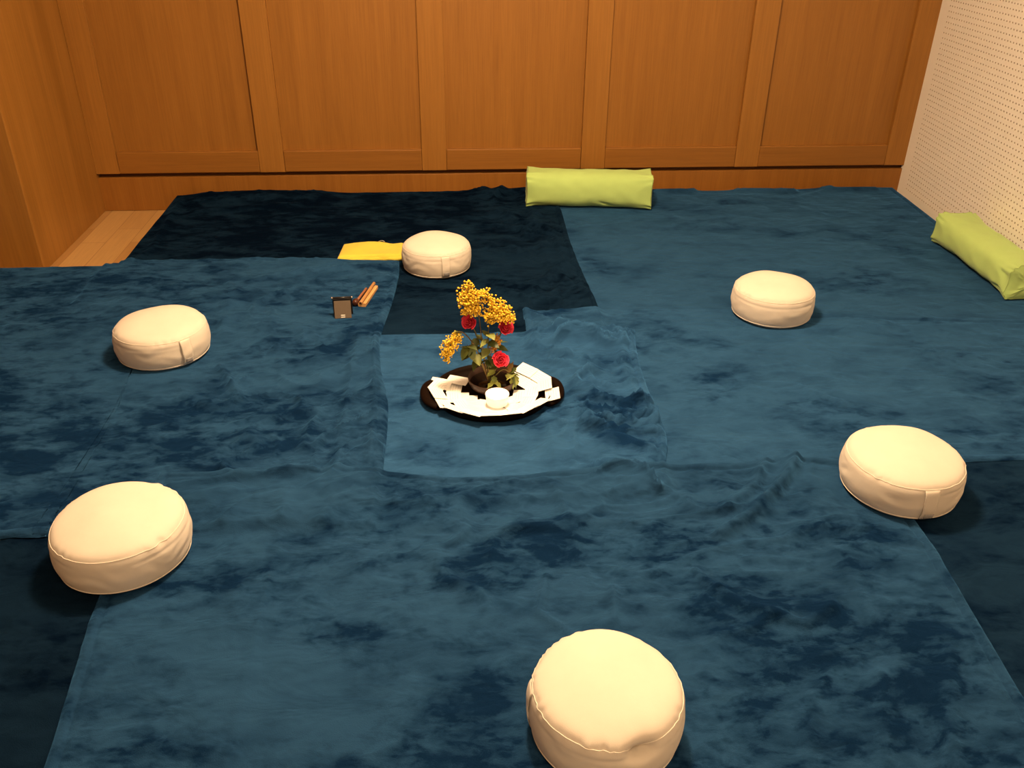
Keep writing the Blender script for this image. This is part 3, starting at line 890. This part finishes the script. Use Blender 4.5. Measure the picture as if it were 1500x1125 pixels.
third = [
    (147, -80, 0.138, 'white card at the back left reaching right up to the bowl wall'),
    (200, 66, 0.096, 'white card touching the left side of the bowl foot'),
    (184, 84, 0.118, 'white card left of the bowl pointing at it, below the back left card'),
    (218, 40, 0.112, 'white card left of the bowl foot, slanting towards the front'),
    (274, 4, 0.070, 'white card tucked against the bowl directly behind the candle'),
    (232, 20, 0.086, 'white card close under the front left of the bowl'),
    (258, -6, 0.076, 'white card close in front of the bowl, left of the candle'),
    (289, 12, 0.077, 'white card close in front of the bowl, behind the candle'),
    (318, -14, 0.084, 'white card close to the bowl at its front right'),
    (345, 6, 0.096, 'white card close to the bowl below the ivy leaves'),
]
for i, (a, rz, rad, lb) in enumerate(third):
    card(a, rad, rz, 0.0120 + 0.0010 * (i % 2) + 0.0003 * i + (0.022 if i == 0 else 0), lb, 0.06)

# bowl
BX, BY = 0.165, 2.922
ZB = ZT + 0.0080
bowl = empty('bowl', (BX, BY, ZB))
prof = [(0.0, 0.003), (0.05, 0.003), (0.052, 0.0), (0.060, 0.0), (0.066, 0.006), (0.082, 0.016), (0.090, 0.030), (0.0935, 0.050), (0.0930, 0.052), (0.0905, 0.051), (0.087, 0.032), (0.078, 0.019), (0.06, 0.012), (0.0, 0.010)]
V, F = lathe(prof, 72)
finish('vessel', V, F, M['bowl'], bowl)
V, F = lathe([(0.0, 0.030), (0.0864, 0.030)], 64)
V2, F2 = lathe([(0.0, 0.0225), (0.080, 0.0225), (0.0855, 0.0285), (0.0862, 0.030), (0.0, 0.030)], 64)
wt = finish('water', V2, F2, M['water'], bowl)
wt['label'] = 'dark water in the bowl'
tag(bowl, 'shallow dark brown glazed bowl of water holding the flowers', 'bowl')
pin = empty('flower_holder', (BX - 0.012, BY + 0.004, ZB + 0.012))
mb = MB().add(lathe([(0.0, 0.0), (0.034, 0.0), (0.036, 0.004), (0.034, 0.010), (0.0, 0.010)], 36))
mb.obj('base', M['black'], pin)
mb = MB()
for i in range(-4, 5):
    for j in range(-4, 5):
        if i * i + j * j < 17:
            mb.add(lathe([(0.0009, 0.0), (0.0007, 0.006), (0.0, 0.0105)], 6), Matrix.Translation((i * 0.0068, j * 0.0068, 0.0098)))
mb.obj('pins', M['chrome'], pin, smooth=False)
tag(pin, 'small dark pin flower holder standing in the brown bowl under the stems', 'flower holder')

def bez(p0, p1, p2, p3, n=12):
    out = []
    for i in range(n + 1):
        t = i / n
        out.append(Vector(p0) * (1 - t) ** 3 + Vector(p1) * 3 * t * (1 - t) ** 2 + Vector(p2) * 3 * t * t * (1 - t) + Vector(p3) * t ** 3)
    return out

def leaf(L, W, bend=0.25, fold=0.2, lobes=0, nn=10):
    """leaf along +x with a folded midrib, two-sided shell"""
    V, F = [], []
    for i in range(nn + 1):
        t = i / nn
        wv = W / 2 * (math.sin(PI * min(1, t ** 0.75)) ** 0.9)
        if lobes: wv *= 0.62 + 0.5 * abs(math.sin(PI * t * 2.2 + 0.2))
        x = L * t; zb = -bend * L * t * t
        for k in (-1, -0.5, 0, 0.5, 1):
            V.append((x - (0.12 * L * abs(k) * (1 if lobes else 0.3)), wv * k, zb + fold * wv * abs(k)))
    for i in range(nn):
        for k in range(4):
            a = i * 5 + k
            F.append((a, a + 1, a + 6, a + 5))
    off = len(V)
    V2 = [(v[0], v[1], v[2] - 0.0007) for v in V]
    F2 = [tuple(off + q for q in f[::-1]) for f in F]
    return V + V2, F + F2

def frame(p, d, roll=0.0):
    d = Vector(d).normalized()
    q = d.to_track_quat('X', 'Z').to_matrix().to_4x4()
    return Matrix.Translation(p) @ q @ Matrix.Rotation(roll, 4, 'X')

root0 = Vector((BX - 0.012, BY, ZB + 0.024))
def rose(head, face, size, label, leaves, seed, root=root0):
    rg = random.Random(seed)
    root_e = empty('rose', tuple(root))
    head = Vector(head); face = Vector(face).normalized()
    rel = head - root
    base = rel - face * size * 0.95
    pts = bez((0, 0, 0), (rel.x * 0.15, rel.y * 0.15, rel.z * 0.4), base - face * 0.05 - Vector((0, 0, 0.03)), base, 14)
    V, F = tube(pts, [0.0026] * 13 + [0.003, 0.0045], 8); finish('stem', V, F, M['stem'], root_e)
    # bloom: spiralling cupped petals around a tight bud
    mb = MB()
    Q = face.to_track_quat('Z', 'Y').to_matrix().to_4x4()
    B = Matrix.Translation(rel) @ Q
    for k in range(15):
        f = k / 14
        a0 = k * 2.39996
        rr = size * (0.10 + 0.90 * f ** 0.8)
        hgt = size * (0.72 - 0.62 * f ** 1.2)
        wid = 2.3 - 0.75 * f
        Vp, Fp = [], []
        NI, NJ = 8, 9
        for i in range(NI + 1):
            t = i / NI
            for j in range(NJ + 1):
                s_ = -1 + 2 * j / NJ
                top = hgt * (1 - 0.16 * s_ * s_ * (1 + f))
                z = -size * 0.85 + (top + size * 0.85) * t
                prof_ = math.sin(min(1, t * 1.25) * PI / 2) ** 0.8
                curl = (0.42 * f * max(0, t - 0.72) ** 1.2 * 3.2)
                r_ = rr * (0.22 + 0.78 * prof_) * (1 + curl) + 0.0006 * nz3(s_ * 3, t * 3, seed + k)
                a = a0 + s_ * wid / 2
                Vp.append((r_ * math.cos(a), r_ * math.sin(a), z))
        for i in range(NI):
            for j in range(NJ):
                q = i * (NJ + 1) + j
                Fp.append((q, q + 1, q + NJ + 2, q + NJ + 1))
        mb.add((Vp, Fp), B)
    bl = mb.obj('bloom', M['rose'], root_e)
    sm = bl.modifiers.new('thick', 'SOLIDIFY'); sm.thickness = 0.0007
    # sepals
    mb = MB()
    for k in range(5):
        a = k * 2 * PI / 5
        d = Q.to_3x3() @ Vector((math.cos(a), math.sin(a), 0.35))
        mb.add(leaf(size * 1.2, size * 0.45, -0.15, 0.2), frame(base, d))
    mb.obj('sepals', M['leaf'], root_e)
    for (t, dx, dy, dz, L, W, mt) in leaves:
        p = pts[int(t * 14)]
        o = MB().add(leaf(L, W, rg.uniform(0.1, 0.35), 0.25), frame(p, (dx, dy, dz), rg.uniform(-0.5, 0.5)))
        # short leaf stalk
        o.obj('leaf', M[mt], root_e)
    tag(root_e, label, 'rose', 'red roses in the bowl')
    return root_e

Yf = BY - 0.002
rose((0.079, Yf, 0.420), (-0.35, -0.75, 0.5), 0.0250, 'red rose at the left of the bouquet under the mimosa', 
     [(0.50, -1, -0.3, -0.15, 0.058, 0.036, 'leaf'), (0.58, -0.8, 0.5, -0.3, 0.055, 0.034, 'leaf'), (0.66, -0.5, -0.7, -0.5, 0.050, 0.032, 'leaf'), (0.45, -0.6, -0.5, -0.5, 0.055, 0.034, 'leaf'), (0.72, 0.5, -0.6, -0.2, 0.045, 0.028, 'leaf'), (0.40, -0.9, 0.2, 0.1, 0.05, 0.032, 'leaf')], 3)
rose((0.217, Yf, 0.394), (0.35, -0.75, 0.5), 0.0255, 'red rose at the upper right of the bouquet below the mimosa',
     [(0.75, -0.8, -0.6, -0.1, 0.046, 0.030, 'leaf_lt'), (0.60, 0.9, -0.3, -0.1, 0.050, 0.032, 'leaf'), (0.68, 0.7, 0.2, 0.05, 0.045, 0.028, 'leaf'), (0.52, 0.6, -0.5, -0.4, 0.050, 0.034, 'leaf')], 8)
rose((0.195, Yf - 0.045, 0.283), (0.05, -0.85, 0.5), 0.0265, 'red rose lowest in the bouquet, above the candle',
     [(0.80, 0.9, 0.2, 0.15, 0.050, 0.034, 'leaf'), (0.85, 0.7, 0.5, 0.6, 0.050, 0.034, 'leaf'), (0.70, -0.9, -0.2, 0.2, 0.045, 0.030, 'leaf'), (0.55, -0.7, -0.5, -0.2, 0.040, 0.026, 'leaf_lt')], 13)

# mimosa
ico = None
def ball_mesh():
    bm = bmesh.new(); bmesh.ops.create_icosphere(bm, subdivisions=1, radius=1)
    V = [tuple(v.co) for v in bm.verts]; F = [tuple(v.index for v in f.verts) for f in bm.faces]; bm.free(); return V, F
BALL = ball_mesh()
def mimosa(label, stem_pts, blobs, n, seed, mat='mimosa', rad=0.0042, twigs=8, leafs=(), root=root0):
    rg = random.Random(seed)
    root_e = empty('mimosa_sprig', tuple(root))
    S = [Vector(p) - root for p in stem_pts]
    S = [S[0]] + S
    cs = smooth_profile([tuple(p) for p in S[1:]], 18)
    V, F = tube([tuple(p) for p in cs], np.linspace(0.0028, 0.0012, 18).tolist(), 7); finish('stem', V, F, M['brown_stem'], root_e)
    mb = MB(); tw = MB()
    tot = sum(b[2] for b in blobs)
    for (c, ax, wgt) in blobs:
        c = Vector(c) - root
        m = int(n * wgt / tot)
        # nearest stem point as twig origin
        near = min((Vector(p) for p in cs), key=lambda p: (p - c).length)
        for k in range(twigs):
            e = c + Vector((rg.uniform(-1, 1) * ax[0], rg.uniform(-1, 1) * ax[1], rg.uniform(-1, 1) * ax[2])) * 0.75
            tw.add(tube([near, (near + e) / 2 + Vector((0, 0, 0.008)), e], [0.0010, 0.0008, 0.0005], 5))
        for k in range(m):
            d = Vector((rg.gauss(0, 0.52), rg.gauss(0, 0.52), rg.gauss(0, 0.52)))
            if d.length > 1.25: d *= 1.25 / d.length
            p = c + Vector((d.x * ax[0], d.y * ax[1], d.z * ax[2]))
            s_ = rad * rg.uniform(0.75, 1.15)
            mb.add(BALL, Matrix.Translation(p) @ Matrix.Scale(s_, 4))
    tw.obj('twigs', M['brown_stem'], root_e)
    mb.obj('blossom', M[mat], root_e)
    for (p, d, L, W, mt) in leafs:
        MB().add(leaf(L, W, 0.25, 0.2), frame(Vector(p) - root, d, rg.uniform(-0.6, 0.6))).obj('leaf', M[mt], root_e)
    tag(root_e, label, 'mimosa', 'mimosa sprigs in the bowl')
    return root_e

mimosa('yellow mimosa sprig reaching highest at the upper left of the bouquet', [tuple(root0), (0.13, Yf + 0.012, 0.30), (0.115, Yf + 0.01, 0.45), (0.085, Yf + 0.005, 0.575)],
       [((0.079, Yf, 0.572), (0.014, 0.014, 0.016), 9), ((0.075, Yf, 0.535), (0.034, 0.022, 0.028), 40), ((0.088, Yf, 0.503), (0.042, 0.028, 0.036), 75), ((0.098, Yf, 0.470), (0.032, 0.024, 0.022), 26),
        ((0.062, Yf, 0.462), (0.018, 0.014, 0.014), 8)], 640, 21)
mimosa('yellow mimosa sprig spreading to the upper right, above the right rose', [tuple(root0), (0.15, Yf + 0.012, 0.32), (0.165, Yf + 0.01, 0.44), (0.235, Yf - 0.006, 0.43)],
       [((0.135, Yf, 0.535), (0.030, 0.018, 0.016), 18), ((0.168, Yf, 0.505), (0.030, 0.020, 0.016), 18), ((0.188, Yf - 0.006, 0.470), (0.040, 0.028, 0.030), 72), ((0.208, Yf - 0.008, 0.445), (0.034, 0.024, 0.026), 44),
        ((0.236, Yf - 0.006, 0.435), (0.016, 0.014, 0.014), 10), ((0.150, Yf - 0.01, 0.455), (0.022, 0.018, 0.022), 20), ((0.155, Yf - 0.012, 0.425), (0.018, 0.014, 0.016), 9)], 700, 34)
mimosa('yellow mimosa sprig drooping at the left, hanging over the tray cards', [tuple(root0), (0.11, Yf - 0.004, 0.30), (0.065, Yf - 0.008, 0.375), (0.030, Yf - 0.012, 0.385), (0.008, Yf - 0.014, 0.33), (-0.004, Yf - 0.014, 0.27)],
       [((0.030, Yf - 0.012, 0.372), (0.020, 0.016, 0.014), 22), ((0.014, Yf - 0.012, 0.350), (0.030, 0.020, 0.018), 44), ((0.002, Yf - 0.014, 0.323), (0.029, 0.018, 0.020), 46), ((-0.005, Yf - 0.014, 0.298), (0.023, 0.015, 0.016), 26), ((-0.006, Yf - 0.014, 0.275), (0.012, 0.011, 0.014), 10)], 460, 55,
       rad=0.0040, leafs=[((0.045, Yf - 0.01, 0.385), (-0.6, -0.3, 0.4), 0.03, 0.014, 'leaf_lt'), ((0.05, Yf - 0.01, 0.38), (-0.8, -0.5, 0.0), 0.03, 0.014, 'leaf_lt')])
mimosa('amber brown mimosa sprig low in the middle of the bouquet, left of the right rose', [tuple(root0), (0.155, Yf + 0.004, 0.26), (0.175, Yf - 0.004, 0.33), (0.190, Yf - 0.008, 0.37)],
       [((0.182, Yf - 0.012, 0.350), (0.014, 0.014, 0.024), 30), ((0.168, Yf - 0.012, 0.318), (0.012, 0.012, 0.020), 22)], 150, 89, mat='mimosa_old', rad=0.0035, twigs=4)

# foliage sprays in the bouquet
def spray(label, name, pts, leaves, cat, root=root0, lob=0, mt_s='stem'):
    root_e = empty(name, tuple(root))
    cs = smooth_profile([tuple(Vector(p) - root) for p in pts], 16)
    V, F = tube([tuple(p) for p in cs], np.linspace(0.0022, 0.0010, 16).tolist(), 6); finish('stem', V, F, M[mt_s], root_e)
    rg = random.Random(len(leaves) * 7)
    for (t, d, L, W, mt) in leaves:
        p = Vector(cs[min(15, int(t * 15))])
        MB().add(leaf(L, W, rg.uniform(0.15, 0.4), 0.2, lob, 14 if lob else 10), frame(p, d, rg.uniform(-0.4, 0.4))).obj('leaf', M[mt], root_e)
    tag(root_e, label, cat)
spray('leafy green spray in the middle of the bouquet between the roses', 'foliage_spray', [tuple(root0), (0.150, Yf - 0.01, 0.25), (0.150, Yf - 0.015, 0.33), (0.150, Yf - 0.02, 0.39)],
      [(0.95, (0.2, -0.5, 0.2), 0.050, 0.034, 'leaf_lt'), (0.8, (-0.7, -0.5, -0.2), 0.045, 0.030, 'leaf_lt'), (0.75, (0.6, -0.6, 0.1), 0.05, 0.034, 'leaf'), (0.6, (-0.5, -0.7, -0.3), 0.048, 0.034, 'leaf_lt'),
       (0.5, (0.4, -0.7, -0.3), 0.046, 0.034, 'leaf'), (0.45, (-0.9, -0.2, -0.2), 0.050, 0.034, 'leaf'), (0.9, (-0.3, 0.6, 0.3), 0.045, 0.03, 'leaf'), (0.4, (0.1, -0.9, -0.2), 0.042, 0.030, 'leaf')], 'foliage')
spray('leafy dark spray hanging left of the stems below the left rose', 'foliage_spray', [tuple(root0), (0.125, Yf, 0.24), (0.095, Yf - 0.01, 0.30), (0.070, Yf - 0.015, 0.335)],
      [(0.95, (-0.5, -0.4, -0.7), 0.062, 0.038, 'leaf'), (0.9, (0.3, -0.4, -0.8), 0.055, 0.036, 'leaf'), (0.75, (-0.8, -0.2, -0.5), 0.055, 0.036, 'leaf'), (0.65, (0.3, -0.7, -0.5), 0.05, 0.036, 'leaf_lt'), (0.85, (-0.7, 0.4, 0.1), 0.05, 0.032, 'leaf'), (0.98, (0.5, -0.5, 0.2), 0.045, 0.03, 'leaf'), (0.5, (-0.6, -0.6, -0.5), 0.05, 0.034, 'leaf')], 'foliage')
rim = Vector((BX + 0.055, BY - 0.045, ZB + 0.045))
spray('pale green ivy sprig trailing over the right rim of the bowl', 'ivy_sprig', [tuple(root0), (0.20, BY - 0.01, ZB + 0.085), (0.232, BY - 0.02, ZB + 0.080), (0.250, BY - 0.03, ZB + 0.062)],
      [(0.97, (0.0, -0.6, -0.45), 0.050, 0.042, 'leaf_lt'), (0.85, (0.6, -0.2, 0.1), 0.032, 0.028, 'leaf'), (0.80, (-0.4, -0.6, 0.2), 0.045, 0.040, 'leaf_lt'), (0.98, (0.35, -0.65, -0.6), 0.046, 0.038, 'leaf'), (0.6, (0.2, 0.3, 0.6), 0.045, 0.036, 'brown_stem'), (0.7, (0.5, 0.4, 0.3), 0.040, 0.034, 'leaf')], 'ivy', lob=1)
spray('small green ivy sprig lying in the bowl water at the front', 'ivy_sprig', [tuple(root0 + Vector((0.02, -0.01, 0.006))), (0.175, BY - 0.035, ZB + 0.052), (0.170, BY - 0.048, ZB + 0.056)],
      [(0.98, (-0.75, -0.45, -0.30), 0.042, 0.032, 'leaf_lt'), (0.98, (0.75, -0.35, -0.30), 0.042, 0.030, 'leaf_lt'), (0.95, (0.0, 0.5, 0.5), 0.030, 0.026, 'leaf')], 'ivy', lob=1)

# candle
cx, cy = 0.176, 2.784
cd = empty('candle', (cx, cy, ZT + 0.0235))
V, F = lathe([(0.0, 0.0), (0.036, 0.0), (0.0385, 0.002), (0.0435, 0.036), (0.0445, 0.0405), (0.0440, 0.0420), (0.0405, 0.0415), (0.030, 0.0395), (0.0, 0.0385)], 56)
finish('wax', V, F, M['wax'], cd)
V, F = tube([(0, 0, 0.0375), (0.0006, 0, 0.043), (0.0016, 0, 0.047)], 0.0009, 6); finish('wick', V, F, M['black'], cd)
V, F = lathe([(0.0, 0.0445), (0.0025, 0.047), (0.0030, 0.050), (0.0018, 0.056), (0.0, 0.062)], 14); finish('flame', V, F, M['flame'], cd)
tag(cd, 'round white lit candle on the cards in front of the brown bowl', 'candle')

# ------------------------------------------------------------------ folded towel
tw = empty('towel', (-0.385, 4.385, ztop(-0.385, 4.385, 0.10)), R(1.0))
V, F = [], []
nx_, ny_ = 70, 40
LX, LY, HT = 0.330, 0.205, 0.036
def towel_top(u, v):
    x = (u - 0.5) * LX; y = (v - 0.5) * LY
    x += 0.010 * (v - 0.5) - 0.018 * (1 - v) * max(0, 0.25 - u) * 2
    y += 0.010 * math.sin(u * 5.0) * v - 0.004 * math.cos(u * 9) * (1 - v)
    e = min(u * LX, (1 - u) * LX, v * LY, (1 - v) * LY)
    h = HT * (1 - max(0, 1 - e / 0.018) ** 2) ** 0.5 if e < 0.018 else HT
    h *= 0.92 + 0.26 * nz3(u * 2.2, v * 2.0, 4.2)
    h += 0.0012 * nz3(u * 60, v * 40, 1)
    h *= 1 - 0.35 * math.exp(-((u - 0.80) / 0.10) ** 2) * max(0, v - 0.4)
    h *= 0.80 + 0.2 * min(1, u / 0.2)
    return (x, y, max(h, 0))
for j in range(ny_ + 1):
    for i in range(nx_ + 1):
        su = 0.5 - 0.5 * math.cos(PI * i / nx_); sv = 0.5 - 0.5 * math.cos(PI * j / ny_)
        V.append(towel_top(su, sv))
for j in range(ny_):
    for i in range(nx_):
        a = j * (nx_ + 1) + i
        F.append((a, a + 1, a + nx_ + 2, a + nx_ + 1))
tb = finish('cloth', V, F, M['towel'], tw)
# second fold layer showing along the front edge and the left end
mb = MB()
ptsr = [(-0.172 + 0.34 * k / 20, -0.098 + 0.003 * math.sin(k), 0.0115 + 0.0015 * math.sin(k * 1.7)) for k in range(21)]
mb.add(tube(ptsr, [0.008] + [0.0112] * 19 + [0.008], 10))
mb.obj('fold', M['towel'], tw)
lab = MB()
LV = []
for i in range(7):
    for j in range(3):
        LV.append((0.030 + 0.034 * i / 6, 0.088 + 0.022 * j / 2, 0.037 + 0.006 * math.sin(PI * i / 6) - 0.004 * j))
lo = finish('care_label', LV, [(i * 3 + j, (i + 1) * 3 + j, (i + 1) * 3 + j + 1, i * 3 + j + 1) for i in range(6) for j in range(2)], M['white_label'], tw)
lo['label'] = 'white care label'
sm = lo.modifiers.new('thick', 'SOLIDIFY'); sm.thickness = 0.001
tag(tw, 'folded yellow terry towel lying left of the far cushion', 'towel')

# ------------------------------------------------------------------ small stand-up case
cs_ = empty('case', (-0.465, 3.597, ztop(-0.467, 3.632)), R(4))
lean = Matrix.Rotation(R(-24), 4, 'X')
def inbox(name, x0, x1, y0, y1, z0, z1, mat, parent, bev=0.001, Mx=None):
    bm = box_bm(x0, x1, y0, y1, z0, z1, bev, 2)
    if Mx is not None: bmesh.ops.transform(bm, matrix=Mx, verts=bm.verts)
    return from_bm(name, bm, mat, parent)
lf = Matrix.Translation((0, -0.016, 0)) @ Matrix.Rotation(R(-16), 4, 'X')
lb_ = Matrix.Translation((0, 0.026, 0)) @ Matrix.Rotation(R(10), 4, 'X')
fc = inbox('face', -0.037, 0.037, -0.003, 0.003, 0.0, 0.080, M['taupe'], cs_, 0.0015, lf)
fr_ = inbox('frame', -0.043, 0.043, -0.003, 0.003, 0.001, 0.090, M['black'], cs_, 0.0015, lb_)
for k in (0.004, 0.0125):
    d_ = inbox('dash', -0.009, 0.009, -0.0045, -0.0028, k, k + 0.0040, M['dash'], fc, 0, lf)
V, F = tube([(-0.041, 0.008, 0.0895), (0.041, 0.008, 0.0895)], 0.0048, 12)
hb = finish('hinge_bar', V, F, M['black'], cs_, smooth=True)
for s in (-1, 1):
    V, F = tube([(s * 0.0405, 0.008, 0.0895), (s * 0.0465, 0.008, 0.0895)], 0.0058, 14)
    e = finish('end_cap', V, F, M['chrome'], hb); e['label'] = 'shiny metal end cap'
bm = box_bm(-0.040, 0.040, 0.0015, 0.0140, 0.0815, 0.0865, 0.001, 2); from_bm('top_panel', bm, M['black'], cs_)
tag(cs_, 'small dark stand-up case with taupe face and shiny end caps on the left blanket', 'case')

# ------------------------------------------------------------------ wooden sticks
sz = ztop(-0.365, 3.83)
dirn = math.atan2(0.21, 0.045)
blk = empty('wooden_block', (-0.367, 3.800, ztop(-0.367, 3.800) + 0.001), dirn)
# grooved block: half-round trough along the local x axis
prof2 = []
Wb, Hb = 0.036, 0.017
out = [(-Wb / 2, 0.002), (-Wb / 2 + 0.002, 0), (Wb / 2 - 0.002, 0), (Wb / 2, 0.002), (Wb / 2, Hb - 0.002), (Wb / 2 - 0.003, Hb)]
out += [(0.0055 - 0.0012 + 0.0085 * math.cos(a), Hb - 0.0065 * math.sin(a)) for a in np.linspace(0, PI, 9)]
out += [(-Wb / 2 + 0.003, Hb), (-Wb / 2, Hb - 0.002)]
V = [(-0.105, y_, z_) for y_, z_ in out] + [(0.105, y_, z_) for y_, z_ in out]
k = len(out)
F = [(i, (i + 1) % k, k + (i + 1) % k, k + i) for i in range(k)] + [tuple(range(k))[::-1], tuple(range(k, 2 * k))]
bo = finish('block', V, F, M['lightwood'], blk, smooth=False)
tag(blk, 'pale wooden block with a groove, rightmost of the three wooden pieces', 'wooden block')
stk = empty('wooden_stick', (-0.3713, 3.8057, ztop(-0.367, 3.800) + 0.0205), dirn)
V, F = tube([(-0.112, 0, 0), (-0.1105, 0, 0), (0.118, 0, 0), (0.1195, 0, 0)], [0.0066, 0.0078, 0.0078, 0.0066], 16)
finish('rod', V, F, M['midwood'], stk)
V, F = tube([(-0.1128, 0, 0), (-0.1119, 0, 0)], 0.0052, 14)
e = finish('end_cap', V, F, M['darkwood'], stk); e['label'] = 'dark end'
tag(stk, 'round brown wooden stick lying on the grooved pale block', 'wooden stick')
ml = empty('mallet', (-0.400, 3.802, ztop(-0.400, 3.802) + 0.001), dirn)
V, F = tube([(-0.075, 0, 0.014), (0.085, 0, 0.0075), (0.087, 0, 0.0075)], [0.0062, 0.0062, 0.005], 12); finish('stick', V, F, M['redwood'], ml)
pts = smooth_profile([(0.0, -0.018), (0.010, -0.016), (0.0155, -0.006), (0.0160, 0.004), (0.013, 0.014), (0.0, 0.018)], 16)
pts[:, 0] = np.maximum(pts[:, 0], 0); pts[0, 0] = pts[-1, 0] = 0
V, F = lathe([tuple(p) for p in pts], 28)
mb = MB().add((V, F), Matrix.Translation((-0.088, 0, 0.0155)) @ Matrix.Rotation(PI / 2, 4, 'Y'))
mb.obj('head', M['darkwood'], ml)
tag(ml, 'dark mallet with a round head, left of the pale wooden block', 'mallet')

# ------------------------------------------------------------------ lights
def area(name, loc, size, power, color, target=None, shape='DISK', spread=None):
    l = bpy.data.lights.new(name, 'AREA'); l.shape = shape; l.size = size; l.energy = power; l.color = color
    if spread: l.spread = R(spread)
    o = bpy.data.objects.new(name, l); C.objects.link(o); o.location = loc
    if target is not None:
        o.rotation_euler = (Vector(target) - Vector(loc)).to_track_quat('-Z', 'Y').to_euler()
    return o
WARM = (1.0, 0.69, 0.405)
gl = bpy.data.lights.new('ceiling_globe', 'POINT'); gl.energy = 225; gl.color = WARM; gl.shadow_soft_size = 0.13
o = bpy.data.objects.new('ceiling_globe', gl); C.objects.link(o); o.location = (0.20, 2.85, 2.70)
area('ceiling_lamp', (0.20, 2.85, 3.0), 0.35, 80, WARM)
area('rear_fill', (0.3, -0.6, 3.05), 1.2, 60, WARM)  # added broad fill behind the camera, lifts camera-facing sides; no fixture modelled
cl = bpy.data.lights.new('candle_glow', 'POINT'); cl.energy = 0.8; cl.color = (1, 0.62, 0.28); cl.shadow_soft_size = 0.008
o = bpy.data.objects.new('candle_glow', cl); C.objects.link(o); o.location = (cx, cy, ZT + 0.0235 + 0.066)

wd = bpy.data.worlds.new('world'); bpy.context.scene.world = wd
wd.use_nodes = True
wd.node_tree.nodes['Background'].inputs[0].default_value = (1.0, 0.7, 0.42, 1)
wd.node_tree.nodes['Background'].inputs[1].default_value = 0.02

vs = bpy.context.scene.view_settings
vs.view_transform = 'Standard'; vs.look = 'None'; vs.gamma = 1.0; vs.use_curve_mapping = False
vs.exposure = 0.0
